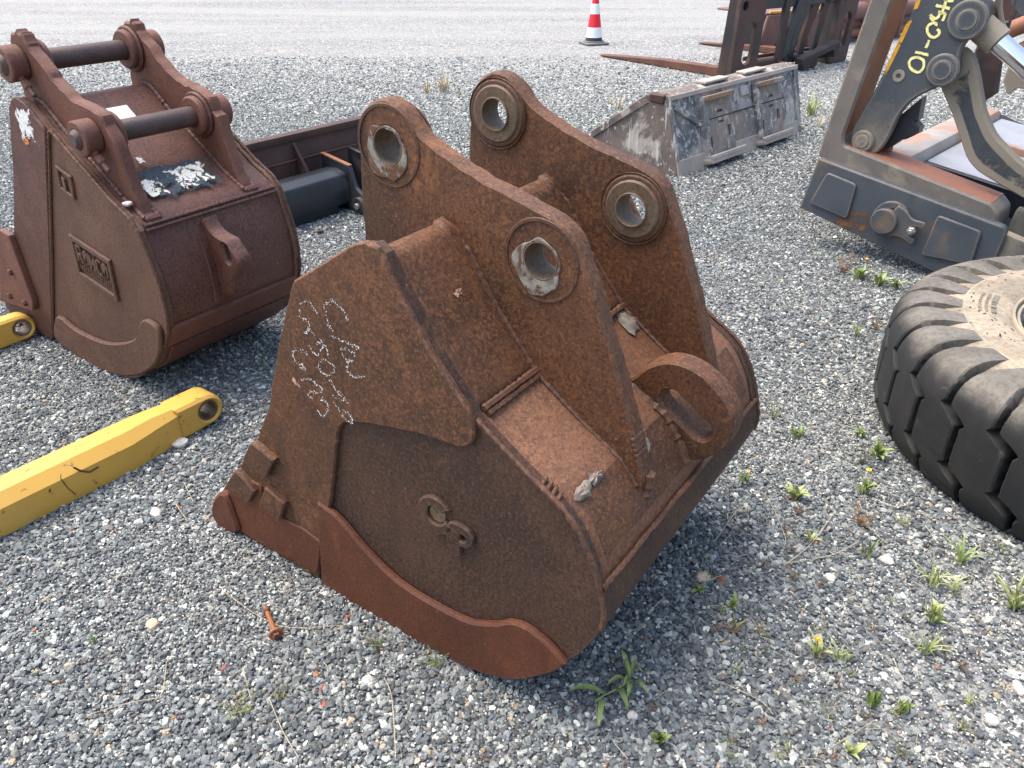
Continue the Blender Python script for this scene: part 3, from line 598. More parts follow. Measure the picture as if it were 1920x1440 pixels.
    # chalk
    Z = lambda q: [f.side(500 + x / 5.14, 540 + y / 5.14) for x, y in q]
    st = [[(600, 130), (620, 200), (630, 280), (650, 340), (690, 390)], [(620, 130), (690, 95), (740, 150), (790, 190), (830, 290)], [(650, 430), (720, 460), (800, 490), (870, 525), (940, 560)], [(870, 518), (940, 548)],
          [(760, 560), (790, 630), (830, 680), (825, 740), (850, 800), (900, 830), (950, 840), (990, 820)], [(760, 560), (830, 570), (900, 610)], [(830, 680), (880, 670)],
          [(370, 130), (430, 110), (470, 120), (510, 180), (530, 230)], [(360, 180), (380, 250), (430, 280), (460, 340), (440, 400), (420, 420)], [(430, 410), (470, 380), (515, 430)],
          [(570, 460), (590, 520), (630, 570), (635, 620)], [(520, 515), (580, 490)], [(475, 535), (490, 590), (540, 610), (580, 560), (600, 540)],
          [(600, 655), (560, 680), (545, 730), (570, 780), (630, 810), (690, 800), (700, 750), (670, 700), (610, 660)], [(660, 850), (690, 920), (730, 970), (780, 1010), (830, 1090)], [(680, 1000), (720, 1040), (790, 1050)],
          [(690, 1070), (740, 1140), (790, 1220), (860, 1270), (880, 1280)], [(780, 1150), (830, 1170), (860, 1220), (870, 1250)],
          [(440, 620), (400, 580), (330, 570), (300, 610), (310, 660), (350, 720), (400, 760)], [(350, 690), (400, 720), (420, 770)], [(380, 860), (440, 850), (500, 870), (520, 900), (570, 930), (570, 980), (520, 980), (460, 970), (450, 1010), (500, 1050)],
          [(570, 1060), (600, 1050), (640, 1110), (630, 1160), (600, 1210), (560, 1190), (540, 1150)]]
    flakes('chalk_writing', NSC, [Z(q) for q in st], lambda a, b, k: (-.0148 - .0004 * k, a, b), 'chalk', .0012, 380, .0042)
    flakes('bare_scratch', NSC, [Z([(300, 850), (340, 900), (370, 930)])], lambda a, b, k: (-.0148 - .0004 * k, a, b), 'pinkmark', .0035, 300, .008)
    flakes('bare_scratch', R, [[(.215, .955), (.21, .945)]], lambda a, b, k: (.13 + (a - .21) * 2, .228 + (b - .95) * .55, .939 + (b - .95) * .85 + .003), 'pinkmark', .003, 400, .006)
    return f
MF = main_bucket()

# ================================================================== LEFT BUCKET (with pins)
def left_bucket():
    f = Frame(ground(200, 689), 55)
    R = thing('excavator_bucket', 'narrow plum-brown excavator bucket with two pins still fitted through its ears', 'bucket', f.p0, f.yaw)
    W = .62; S = lambda q, w=0.0: [f.side(x, y, w) for x, y in q]
    back = spl([(.076, .0), (-.091, .003), (-.214, .03), (-.346, .10), (-.443, .169), (-.507, .255), (-.555, .335), (-.576, .432), (-.573, .521), (-.556, .601), (-.525, .700)], 4)
    full = [(.777, .081), (.735, .018), (.416, .02), (.234, .008)] + back + [(-.486, .743), (-.394, .79), (-.297, .861), (-.24, .899), (-.121, .982), (-.017, 1.064), (.03, 1.075), (.067, 1.062), (.100, 1.03), (.231, .788), (.421, .493), (.724, .18)]
    seam0, seam1 = (-.121, .982), (.40, .03)
    for near in (True, False):
        s = (lambda a, b: (a, b)) if near else (lambda a, b: (W - b, W - a))
        SP = prism('side_plate', R, full, *s(0, .026), 'rust_plum_side', bev=.003, jit=.0012)
        prism('side_cutter', R, rnd([(-.118, .986), (-.017, 1.068), (.03, 1.08), (.07, 1.066), (.104, 1.032), (.235, .79), (.425, .495), (.728, .182), (.780, .081), (.735, .012), (.402, .014)], .012, 2), *s(-.012, .001), 'rust_plum', bev=.004, jit=.001)
        if near: NSP = SP
        BC = prism('bolt_on_cutter', R, rnd(S([(13, 425), (32, 437), (77, 562), (77, 578), (15, 560)]), .01, 2), *s(-.036, -.010), 'rust_ear', bev=.004)
        for q in ((38, 505), (36, 549), (64, 562)):
            c = f.side(*q); cyl('bolt', BC, (*s(-.05, -.03)[:1], c[0], c[1]), (s(-.05, -.03)[1], c[0], c[1]), .014, 'weld', 6)
        hook = spl(S([(115, 590), (146, 613), (181, 631), (210, 640), (242, 639), (262, 630), (267, 611), (276, 597), (290, 600), (305, 615), (309, 640), (305, 667), (290, 688), (262, 700), (222, 698), (175, 679), (131, 648), (110, 625)]), 4, True)
        prism('heel_shroud', R, hook, *s(-.022, .001), 'rust_plum_side', bev=.006)
        bead('weld_bead', R, [(s(-.004, .03)[0] if near else W + .004, seam0[0] - .006, seam0[1]), (s(-.004, .03)[0] if near else W + .004, seam1[0] - .006, seam1[1])], .006)
        bead('weld_bead', R, [(.002 if near else W - .002, u, z) for u, z in back[20:]] + [(.002 if near else W - .002, u, z) for u, z in ((-.486, .745), (-.394, .792), (-.297, .863), (-.24, .901), (-.13, .981))], .007)
    path = [(.73, .03), (.416, .024), (.234, .016)] + back
    prism('shell', R, ribbon([(u + (.004 if u < -.3 else 0), z + .003) for u, z in path], -.003, -.026), .026, W - .026, 'rust_plum', bev=.002, ang=50)
    prism('cutting_edge', R, rnd([(.80, .03), (.76, .012), (.55, .014), (.55, .055), (.72, .06)], .006, 2), .0, W, 'rust_plum', bev=.003)
    for w in (.09, .30, .53):
        prism('tooth', R, rnd([(.93, .022), (.90, .012), (.74, .008), (.72, .075), (.80, .075)], .01, 2), w - .03, w + .03, 'rust_plum', bev=.01)
    top = [(-.028, 1.05), (-.121, .972), (-.24, .890), (-.297, .852), (-.394, .780), (-.486, .735), (-.528, .700)]
    prism('torque_tube', R, rnd([(.02, 1.062), (-.02, 1.056)] + top[1:] + [(-.44, .66), (-.16, .78), (.04, .96)], .012, 2), .026, W - .026, 'rust_plum', bev=.002)
    for z in (0, -.016):
        bead('weld_bead', R, [(.03, -.522 + z * .3, .712 + z), (W - .03, -.522 + z * .3, .712 + z)], .0075, 'rust_plum')
    # raised plate and the white label in its slot
    prism('cover_plate', R, ribbon([(-.19, .930), (-.297, .853), (-.394, .781), (-.47, .743)], 0, .012), .105, .465, 'rust_plum', bev=.003)
    earw = .055
    ear = S([(17, 74), (19, 64), (27, 58), (36, 62), (44, 76), (58, 97), (83, 128), (104, 157), (133, 185), (167, 203), (188, 220), (200, 245), (215, 270), (229, 312), (247, 357), (265, 399)], earw)
    ear = spl(ear, 3) + [(-.50, .70), (-.36, .74), (-.2, .85), (0.02, .95), (.11, 1.0)] + S([(36, 149)], earw)
    hu, hl = f.side(40, 117, earw), f.side(177, 255, earw)
    for (w0, w1, o) in ((earw, earw + .046, -1), (.470, .516, 1)):
        E_ = prism('ear', R, ear, w0, w1, 'rust_ear', bev=.007, jit=.0032, holes=[circ(hu, .040, 24), circ(hl, .040, 24)])
        ow, iw = (w0, w1) if o == -1 else (w1, w0)
        for c in (hu, hl):
            ring('outer_boss', E_, (ow, c[0], c[1]), (o, 0, 0), .036, .060, .062, 'rust_ear', bev=.005)
            ring('inner_boss', E_, (iw, c[0], c[1]), (-o, 0, 0), .038, .084, .014, 'rust_plum', bev=.006)
            ring('inner_boss', E_, (iw, c[0], c[1]), (-o, 0, 0), .038, .070, .034, 'rust_ear', bev=.006)
        for ww in (w0 - .003, w1 + .003):
            bead('weld_bead', R, [(ww, .02, 1.066), (ww, -.028, 1.053), (ww, -.121, .975), (ww, -.297, .855), (ww, -.394, .783), (ww, -.50, .728)], .009, 'rust_plum')
        box('weld_block', R, ((w0 + w1) / 2, -.507, .722), (.06, .03, .03), 'rust_plum', .008)
    for c in (hu, hl):
        p = lathe('pin', R, [(.020, 0), (.032, .012), (.036, .02), (.036, .60), (.030, .61)], (-.022, c[0], c[1]), (1, 0, 0), 'pin', 28)
        b = (earw - .034, c[0] - .052, c[1] - .052)
        cyl('grease_bolt', R, b, (b[0], b[1] - .022, b[2] - .022), .014, 'rust_ear', 6)
        cyl('grease_bolt', R, (b[0], b[1] - .02, b[2] - .02), (b[0], b[1] - .048, b[2] - .046), .0085, 'rust_plum', 10)
        cyl('grease_bolt', R, (b[0], b[1] + .03, b[2] + .03), (b[0], b[1], b[2]), .011, 'rust_ear', 10)
    # wear bands round the heel
    prism('heel_band', R, ribbon(spl([(-.562, .335), (-.535, .290), (-.508, .248)], 4), 0, .030), .012, W - .012, 'rust_ear', bev=.006)
    prism('heel_band', R, ribbon(spl([(-.50, .236), (-.447, .165), (-.400, .125), (-.33, .085)], 4), 0, .014), .03, W - .03, 'rust_plum', bev=.004)
    prism('heel_band', R, ribbon(spl([(-.32, .080), (-.22, .025), (-.12, .0)], 4), 0, .018), -.012, W + .012, 'rust_plum_side', bev=.004, jit=.002)
    # hook plate on the back
    wk = .235; Hk = [f.side(x, y, wk) for x, y in [(382, 409), (389, 424), (398, 437), (411, 446), (423, 453), (434, 469), (445, 486), (448, 500), (442, 514), (437, 526), (434, 552), (423, 553)]]
    hk = spl(Hk, 3) + [(-.535, .33), (-.55, .45), (-.535, .55), (-.50, .66)]
    prism('lifting_hook', R, hk, wk, wk + .060, 'rust_plum', bev=.009, holes=[slot(f.side(421, 466, wk), f.side(427, 486, wk), .017)])
    prism('hook_strap', R, ribbon([(-.538, .655), (-.557, .601), (-.574, .521), (-.577, .432), (-.566, .37)], 0, .010), wk - .03, wk + .012, 'rust_plum', bev=.003)
    # name plate: recessed field in a raised frame, worn lettering
    q = [(133, 437), (209, 487), (226, 565), (152, 515)]; A = [np.array(v) for v in S(q)]
    bil = lambda a, b: tuple((A[0] * (1 - a) + A[1] * a) * (1 - b) + (A[3] * (1 - a) + A[2] * a) * b)
    frame_o = [bil(0, 0), bil(1, 0), bil(1, 1), bil(0, 1)]; frame_i = [bil(.07, .13), bil(.93, .13), bil(.93, .87), bil(.07, .87)]
    PF = prism('plate_frame', NSP, frame_o, -.012, .001, 'rust_plum_side', holes=[frame_i], bev=.003)
    fb = lambda a, b: (lambda p: p)(bil(.10 + .80 * a, .20 + .60 * b))
    def letter(strk, x0, x1, y0, y1, t):
        for s_ in strk:
            pp = [fb(x0 + (x1 - x0) * a, y0 + (y1 - y0) * b) for a, b in s_]
            prism('letter', NSP, ribbon(pp, t, -t), -.010, .001, 'rust_plum_side', bev=.002)
    G = {'R': [[(0, 1), (0, 0)], [(0, 0), (.8, 0), (.9, .25), (.8, .5), (0, .5)], [(.4, .5), (1, 1)]], 'O': [[(.5, 0), (.95, .2), (.95, .8), (.5, 1), (.05, .8), (.05, .2), (.5, 0)]],
         'M': [[(0, 1), (0, 0), (.5, .6), (1, 0), (1, 1)]], 'C': [[(1, .15), (.5, 0), (.05, .2), (.05, .8), (.5, 1), (1, .85)]]}
    for i, ch in enumerate('ROMCO'): letter(G[ch], i * .2 + .02, i * .2 + .16, 0, .62, .0055)
    for i in range(16):
        x = i / 16; pp = [fb(x, .76), fb(x + random.uniform(-.01, .02), .97)]
        if random.random() < .85: prism('worn_letter', NSP, ribbon(pp, .003, -.003), -.006, .001, 'rust_plum_side', bev=.001)
    q2 = S([(107, 308), (136, 330), (144, 375), (116, 352)])
    prism('cast_square', NSP, q2, -.010, .001, 'rust_plum_side', bev=.003, holes=[[tuple(np.array(a) * .72 + np.mean(q2, 0) * .28) for a in q2]])
    prism('cast_square', NSP, S([(118, 330), (124, 335), (130, 362), (124, 358)]), -.009, .001, 'rust_plum_side', bev=.002)
    # sticker and paint remains
    def patch(nm, pts3, mat): mesh(nm, pts3, [tuple(range(len(pts3)))], mat, R, smooth=False)
    patch('sticker', [(-.0135, *p) for p in S([(24, 190), (52, 195), (68, 240), (80, 282), (60, 276), (40, 262), (30, 235), (24, 212)], -.0135)], 'flake_white_dense')
    patch('sticker', [(-.0140, *p) for p in S([(38, 262), (54, 258), (57, 270), (42, 273)], -.014)], 'flake_orange')
    def onslope(w, t, h=.0015):   # t runs down the cover from (-.19,.93) to (-.47,.743)
        P = [(-.19, .930), (-.297, .853), (-.394, .781), (-.47, .743)]; t *= 3; i = min(2, int(t)); k = t - i
        a, b = np.array(P[i]), np.array(P[i + 1]); d = (b - a) / np.linalg.norm(b - a); n = np.array([d[1], -d[0]]); p = a + (b - a) * k + n * (-.012 if True else 0) * -1
        n2 = np.array([-d[1], d[0]]); n2 = n2 if n2[1] > 0 else -n2; p = a + (b - a) * k + n2 * (.012 + h); return (w, float(p[0]), float(p[1]))
    def grid(nm, w0, w1, t0, t1, mat, h):
        V = []; F = []
        for j in range(7):
            for i in (0, 1): V.append(onslope((w0, w1)[i], t0 + (t1 - t0) * j / 6, h))
        for j in range(6): F.append((2 * j, 2 * j + 1, 2 * j + 3, 2 * j + 2))
        mesh(nm, V, F, mat, R, smooth=False)
    grid('paint_patch', .10, .45, .38, .99, 'flake_navy', .001); grid('sticker', .22, .43, .42, .96, 'flake_white', .002); grid('sticker', .11, .22, .50, .95, 'flake_white', .0022); grid('sticker', .13, .17, .27, .40, 'flake_white_dense', .002); grid('sticker', .18, .215, .26, .39, 'flake_white_dense', .002)
    V = [(w, *p) for w in (.2, .345) for p in ((-.165, .962), (-.195, .942))]
    prism('white_label', R, rnd([(-.085, 1.013), (-.145, .968), (-.142, .964), (-.082, 1.009)], .001, 1), .17, .32, 'white', bev=.001)
    return f
LF = left_bucket()

# ================================================================== TYRE lying flat
def tyre():
    C = Vector((2.16, 2.22, -.012)); Rm = .815; HT = .455
    R = thing('tyre', 'big dusty lugged earthmover tyre lying flat on the gravel', 'tyre', C)
    # carcass profile (r, z), bottom bead -> tread -> top bead
    prof = spl([(.40, .02), (.52, .0), (.66, .015), (.745, .045), (.755, .09), (.757, .22), (.755, .345), (.735, .390), (.66, .43), (.56, .445), (.47, .43), (.43, .40)], 4)
    lathe('carcass', R, prof + [(.40, .36), (.40, .06)], (0, 0, 0), (0, 0, 1), 'carcass', 96, 60, hole=True)
    for r, z, h in ((.612, .437, .004), (.455, .424, .010), (.438, .412, .012)):
        lathe('sidewall_rib', R, [(r - .008, z), (r - .004, z + h), (r + .004, z + h), (r + .008, z), (r, z - .02)], (0, 0, 0), (0, 0, 1), 'sidewall', 72, 60, hole=True)
    RM = lathe('rim', R, [(.43, .405), (.425, .38), (.40, .34), (.33, .27), (.15, .26), (.15, .20), (.36, .20), (.42, .30)], (0, 0, 0), (0, 0, 1), 'rim', 72, 40, hole=True)
    lathe('rim_centre', RM, [(.30, .255), (.16, .262), (.10, .262)], (0, 0, 0), (0, 0, 1), 'rim', 48)
    for k in range(10):
        t = 2 * math.pi * k / 10; cyl('rim_bolt', RM, (.22 * math.cos(t), .22 * math.sin(t), .255), (.22 * math.cos(t), .22 * math.sin(t), .285), .014, 'bolt', 6)
    # lugs: run from sidewall over the shoulder and across the tread, kinked
    path = np.array(spl([(.60, .436), (.655, .432), (.705, .420), (.748, .398), (.778, .352), (.786, .30), (.788, .22), (.786, .14), (.778, .082), (.745, .038), (.69, .016)], 9))
    n = len(path); s = np.linspace(0, 1, n)
    rise = np.interp(s, [0, .10, .22, .34, .92, 1], [0, .012, .032, .050, .048, .010])
    tang = np.gradient(path, axis=0); tang /= np.linalg.norm(tang, axis=1)[:, None]; nor = np.stack([-tang[:, 1], tang[:, 0]], 1); nor *= np.sign((nor @ np.array([1, 0]))[n // 2])
    NL = 30; pitch = 2 * math.pi / NL
    off = np.interp(s, [0, .30, .46, .52, .70, .76, 1], [0, .0, .02, .36, .38, .72, .74]) * pitch
    half = np.interp(s, [0, .2, .34, .45, .47, .51, .53, .69, .71, .75, .77, .92, 1], [.27, .34, .43, .44, .31, .31, .44, .44, .31, .31, .44, .43, .38]) * pitch
    def lug(t0, nm='tread_lug'):
        V = []; F = []; cols = (-1, -1, -.93, 0, .93, 1, 1)
        for i in range(n):
            for k, c in enumerate(cols):
                d = 0 if k in (0, 6) else (rise[i] * (.90 if k in (1, 5) else 1)); d -= .035 if k in (0, 6) else 0
                wob = 1 + random.uniform(-.015, .015); a = t0 + off[i] + c * half[i] * (1.06 if k in (0, 6) else 1) * wob
                r, z = path[i] + nor[i] * d; V.append((r * math.cos(a), r * math.sin(a), z))
        m = len(cols)
        for i in range(n - 1):
            for k in range(m - 1): F.append((i * m + k, i * m + k + 1, (i + 1) * m + k + 1, (i + 1) * m + k))
        F += [tuple(range(m)), tuple(range((n - 1) * m, n * m))]
        return mesh(nm, V, F, 'lug', R, 40)
    for k in range(NL): lug(math.radians(115.8) + k * pitch)
    # raised small print on the sidewall, too worn to read
    V = []; F = []
    for row, r in enumerate((.565, .545, .522)):
        a = math.radians(139); 
        while a < math.radians(157):
            da = random.uniform(.005, .012); dr = .0045 if row < 2 else .008
            if random.random() < .8:
                b = len(V)
                for z in (.443, .4475):
                    for (rr, aa) in ((r - dr, a), (r + dr, a), (r + dr, a + da), (r - dr, a + da)): V.append((rr * math.cos(aa), rr * math.sin(aa), z))
                F += [(b + 4, b + 5, b + 6, b + 7)] + [(b + i, b + (i + 1) % 4, b + 4 + (i + 1) % 4, b + 4 + i) for i in range(4)]
            a += da + .004
    mesh('sidewall_print', V, F, 'sidewall_dark', R, smooth=False)
    V = []; F = []
    for _ in range(70):
        r = random.uniform(.47, .70); a = random.uniform(1.9, 3.6); z = float(np.interp(r, [.47, .56, .66, .70], [.431, .446, .432, .425])) + .002; p = Vector((r * math.cos(a), r * math.sin(a), z)); q = random.uniform(0, 3); l = random.uniform(.003, .008)
        b = len(V); d = Vector((math.cos(q), math.sin(q), .3)) * l; e = Vector((-math.sin(q), math.cos(q), 0)) * l * .35
        V += [p - d - e, p + d - e, p + d + e, p - d + e]; F.append((b, b + 1, b + 2, b + 3))
    mesh('rubber_crumbs', V, F, 'dark', R, smooth=False)
tyre()

# ================================================================== L-SHAPED LINKAGE FRAME on the right
def linkage():
    f = Frame(ground(1850, 548), 46.5); S = lambda q, w=0.0: [f.side(x, y, w) for x, y in q]
    R = thing('loader_linkage', 'slate-grey L-shaped loader frame with lever arm marked in yellow', 'machine part', f.p0, f.yaw)
    TL, TR, BL = (.99, .494), (.02, .337), (1.042, .204)
    BR = (.02, -.004)
    fr = rnd([TL, TR, (.0, .30), BR, (.20, .016), BL], .014, 3)
    FB = prism('front_box', R, fr, .0, .05, 'slate', bev=.008)
    # chamfer between box and rail
    rail = [(1.018, .505), (.908, 1.30), (.895, 1.40), (.790, 1.39), (.800, 1.30), (.897, .620), (.885, .572), (.115, .421), (.07, .38), (.06, .30), (.95, .44)]
    prism('corner_rail', R, rnd(rail, .016, 3), .045, .27, 'mast', bev=.012)
    # worn inner faces of the corner
    prism('worn_face', R, [(.884, .5735), (.116, .4225), (.1165, .419), (.8845, .570)], .062, .262, 'rust_flat', bev=.0008)
    prism('worn_face', R, [(.8955, .625), (.7945, 1.33), (.798, 1.33), (.899, .625)], .062, .262, 'rust_orange', bev=.0008)
    for q in ([(1553, 322), (1608, 345), (1590, 410), (1519, 380)], [(1760, 402), (1842, 433), (1822, 496), (1728, 477)]):
        prism('stop_pad', FB, rnd(S(q), .02, 3), -.016, .001, 'slate', bev=.005)
    c = f.side(1664, 412); rr = .088
    ring('pin_collar', R, (-.022, c[0] - .02, c[1] + .012), (1, 0, 0), .06, rr + .006, .024, 'slate')
    cyl('hinge_pin', R, (-.052, c[0] + .005, c[1]), (-.01, c[0] + .005, c[1]), .068, 'slate', 36, .006)
    keep = spl(S([(1640, 432), (1668, 440), (1690, 446), (1707, 458), (1714, 449), (1702, 440), (1712, 425), (1730, 428), (1733, 418), (1712, 411), (1700, 396), (1685, 385)], -.03), 3) + S([(1670, 400), (1655, 415)], -.03)
    PK = prism('pin_keeper', R, keep, -.034, -.02, 'slate', bev=.004)
    b = f.side(1709, 433, -.04); cyl('keeper_bolt', PK, (-.056, *b), (-.03, *b), .022, 'bolt', 6); cyl('keeper_bolt', PK, (-.066, *b), (-.05, *b), .012, 'bolt', 14)
    st_ = S([(1560, 385), (1600, 395), (1640, 395), (1650, 420), (1630, 445), (1580, 430), (1548, 412)], -.001); mesh('rust_stain', [(-.0012, *p) for p in st_], [tuple(range(7))], 'flake_rust', FB, smooth=False)
    # arm running on to the right behind the tyre
    prism('lower_arm', R, rnd([(.03, .31), (-.95, .10), (-.95, -.004), (.05, .0)], .01, 2), .02, .07, 'slate_dirty', bev=.008)
    prism('lower_arm', R, rnd([(.03, .38), (-.95, .20), (-.95, .02), (.05, .18)], .01, 2), .20, .26, 'slate_dirty', bev=.008)
    # lever arm
    lev = S([(1594, 268), (1597, 248), (1604, 229), (1643, 163), (1675, 97), (1709, 23), (1722, -10), (1770, -120), (1840, -150), (1862, -70), (1849, -10), (1851, 15), (1848, 36), (1835, 58), (1811, 78), (1800, 100), (1798, 128), (1791, 147), (1775, 158), (1755, 165), (1724, 179), (1700, 197), (1682, 222), (1668, 252), (1654, 275), (1640, 288), (1620, 293), (1603, 285)], .10)
    L = prism('lever_arm', R, spl(lev, 3, True), .10, .150, 'lever', bev=.008)
    def boss(px, r0, r1, w=.10):
        q = f.side(*px, w); ring('lever_boss', L, (w - .022, *q), (1, 0, 0), r0 * .9, r1, .023, 'lever', bev=.008); cyl('lever_pin', L, (w - .028, *q), (w + .03, *q), r0, 'lever', 28, .004)
    boss((1619, 264), .036, .058); boss((1816, 37), .046, .088); boss((1769, 131), .046, .076)
    q = f.side(1685, 142, .10); ring('weld_scar', L, (.101, *q), (-1, 0, 0), .012, .030, .005, 'slate_muddy', bev=.003)
    y = S([(1709, 23), (1675, 97), (1650, 150), (1656, 150), (1684, 95), (1717, 24)], .098); mesh('yellow_edge', [(.0985, *p) for p in y], [(0, 1, 4, 5), (1, 2, 3, 4)], 'flake_yellow', L, smooth=False)
    y = S([(1722, -8), (1709, 23), (1717, 24), (1730, -6)], .098); mesh('yellow_edge', [(.0985, *p) for p in y], [(0, 1, 2, 3)], 'flake_yellow', L, smooth=False)
    # yellow marker: 450-10
    Z = lambda q: [f.side(1640 + x / 4.8, yv / 4.8, .098) for x, yv in q]
    for st in ([(625, -60), (640, 0), (712, 5)], [(630, -30), (640, 10)], [(552, 48), (675, 78)], [(645, 0), (610, 110), (608, 125)],
               [(572, 105), (640, 122)], [(638, 122), (610, 190)], [(585, 110), (580, 140), (555, 165), (525, 158), (500, 130)], [(500, 150), (515, 170), (535, 190)],
               [(520, 205), (480, 235), (475, 280), (500, 325), (540, 335), (575, 310), (582, 285), (560, 262)], [(520, 205), (555, 212), (548, 232)], [(492, 358), (478, 395), (460, 432)], [(365, 468), (425, 480), (485, 497)],
               [(380, 512), (330, 530), (308, 570), (330, 620), (390, 650), (432, 620), (445, 580), (435, 540), (380, 512)]):
        stroke('marker_writing', L, Z(st), .0125, lambda a, b_, k: (.0975, a, b_), 'chalk_yellow')
    # bent link
    lk = S([(1757, 140), (1763, 163), (1783, 210), (1798, 253), (1812, 295), (1830, 318), (1853, 334), (1920, 373), (2060, 450), (2075, 400), (1960, 336), (1920, 311), (1888, 280), (1864, 253), (1850, 222), (1843, 202), (1835, 155), (1825, 112), (1806, 90), (1785, 100)], .16)
    lks = spl(lk, 3, True); BL_ = prism('bent_link', R, lks, .16, .225, 'slate_muddy', bev=.007)
    db = inset(spl(lk[1:8] + lk[10:18], 3, True), .042); mesh('dark_band', [(.1585, *p) for p in db], [tuple(t) for t in tessellate_polygon([[Vector((p[0], p[1], 0)) for p in db]])], 'flake_slate', BL_, smooth=False)
    # pawl behind the lever foot
    prism('pawl', R, S([(1668, 255), (1690, 215), (1730, 182), (1722, 225), (1715, 228), (1725, 238), (1722, 250), (1702, 260), (1690, 262), (1672, 275), (1640, 285)], .17), .16, .24, 'black', bev=.006)
    prism('pawl', R, S([(1625, 292), (1660, 268), (1672, 262), (1668, 284), (1650, 298)], .2), .19, .25, 'rust_orange', bev=.006)
    # cylinder with chrome rod
    a = np.array([.13, *f.side(1816, 37, .13)]); e = np.array([.13, *f.side(1990, 190, .13)])
    mid = a + (e - a) * .30
    cyl('rod_eye', R, a + np.array([-.03, 0, 0]), a + np.array([.16, 0, 0]), .085, 'black_rust'); cyl('rod_end', R, a + np.array([.05, 0, 0]), mid + np.array([.05, 0, 0]), .064, 'slate_muddy', 28)
    cyl('chrome_rod', R, mid + np.array([.05, 0, 0]), e + np.array([.05, 0, 0]), .046, 'chrome', 28); cyl('cylinder_barrel', R, e + np.array([.05, 0, 0]), e + (e - a) * 1.2 + np.array([.05, 0, 0]), .09, 'slate', 28)
    tube('hose', R, spl([(.24, .40, 1.38), (.25, .385, 1.27), (.26, .36, 1.20), (.27, .34, 1.165)], 4), .014, 'slate_muddy')
    # cross beam and deck plates behind
    bm_ = [(.745, .535), (.60, .520), (.585, .45), (.60, .38), (.745, .39)]
    prism('cross_beam', R, rnd(bm_, .012, 2), .27, 1.9, 'beam_worn', bev=.004)
    prism('deck_plate', R, [(.575, .46), (-.7, .28), (-.7, .27), (.575, .45)], .50, 1.15, 'grey_sheet', bev=.003)
    prism('deck_plate', R, [(.575, .47), (-.7, .29), (-.7, .28), (.575, .46)], 1.22, 1.9, 'grey_sheet', bev=.003)
    prism('deck_rib', R, [(.58, .50), (-.7, .31), (-.7, .12), (.58, .27)], 1.16, 1.21, 'beam_worn', bev=.003)
    prism('deck_rib', R, [(.58, .455), (-.7, .275), (-.7, .02), (.58, .20)], .47, .495, 'black', bev=.003)
    prism('lower_arm', R, rnd([(.40, .30), (-.9, .12), (-.9, .0), (.40, .10)], .01, 2), .30, .45, 'black', bev=.004)
    # far side of the frame
    far = [(1.018 - .12, .505), (.908 - .12, 1.5), (.76 - .12, 1.5), (.86 - .12, .50), (.06, .30), (.06, .20), (.95 - .12, .34)]
    prism('far_rail', R, rnd(far, .016, 3), 1.9, 2.08, 'rust_blade', bev=.01)
    prism('far_plate', R, S([(1828, 95), (1850, 70), (1868, 40), (1890, 40), (1905, -10), (1880, 90), (1868, 175), (1838, 195), (1830, 160)], .75), .75, .80, 'black_rust', bev=.006)
    prism('far_plate', R, rnd(S([(1880, 150), (1895, 112), (1940, 110), (1940, 170), (1905, 165), (1888, 180)], 1.0), .02, 3), 1.0, 1.05, 'slate_muddy', bev=.006)
    tube('far_tube', R, [(1.05, *f.side(1885, 60, 1.05)), (1.05, *f.side(1960, 30, 1.05))], .045, 'rust_flat', 14)
    tube('far_tube', R, [(1.05, *f.side(1890, 110, 1.05)), (1.05, *f.side(1970, 70, 1.05))], .05, 'rust_warm', 14)
    prism('far_plate', R, S([(1895, 10), (1925, 40), (1960, 35), (1940, -60), (1900, -60)], 1.3), 1.3, 1.35, 'slate', bev=.006)
linkage()

# ================================================================== YELLOW ARMS
def yellow_arm(p0, yaw, label, left, eye_w, h, wd, r_eye, hole_r, hz):
    R = thing('yellow_link', label, 'link arm', p0, yaw, None)
    # body outline seen from the side (along, z), thickness across; local x along the arm
    n = 14
    tip = [(eye_w + r_eye * math.cos(t), hz + r_eye * math.sin(t)) for t in np.linspace(-math.pi / 2, math.pi / 2, n)]
    out = [(left, .0), (eye_w - .14, .0)] + tip + [(eye_w - .16, h + .004), (eye_w - .24, h), (left, h)]
    cx, eps = .035, 0
    # web: chamfered along the upper edges
    V = []; F = []; sect = lambda hh, t, c: [(0, 0), (0, hh - c), (c, hh), (t - c, hh), (t, hh - c), (t, 0)]
    st = [(left, h, 0.0, wd, cx), (eye_w - .30, h, 0.0, wd, cx), (eye_w - .20, h + .002, .012, wd - .012, .03), (eye_w - .12, hz + r_eye * .98, .022, wd - .022, .022)]
    for (x, hh, a, b, c) in st:
        for (yy, zz) in sect(hh, b - a, c): V.append((x, a + yy, max(zz, .0)))
    for i in range(len(st) - 1):
        for k in range(6): F.append((i * 6 + k, i * 6 + (k + 1) % 6, i * 6 + 6 + (k + 1) % 6, i * 6 + 6 + k))
    F += [tuple(range(6)), tuple(range(18, 24))]
    mesh('arm_body', V, F, 'yellow', R, 25)
    prism('eye', R, [(eye_w - .125, .0)] + tip + [(eye_w - .125, hz + r_eye * .98)], .022, wd - .022, 'yellow', holes=[circ((eye_w, hz), hole_r, 28)], bev=.010, axis='u')
    ring('bushing', R, (eye_w, .030, hz), (0, 1, 0), hole_r - .006, hole_r + .004, wd - .06, 'bore', bev=.002)
    return R
A0 = ground(250, 883)
R1 = yellow_arm(A0, math.radians(52.3), 'long yellow link arm with a rusty eye, lying in front of the plum bucket', -1.3, .325, .130, .150, .060, .038, .068)
tube('paint_crack', R1, [(-.21, -.0012, .115), (-.215, -.0012, .10), (-.205, -.0012, .055), (-.19, -.0012, .02)], .0014, 'weld', 5)
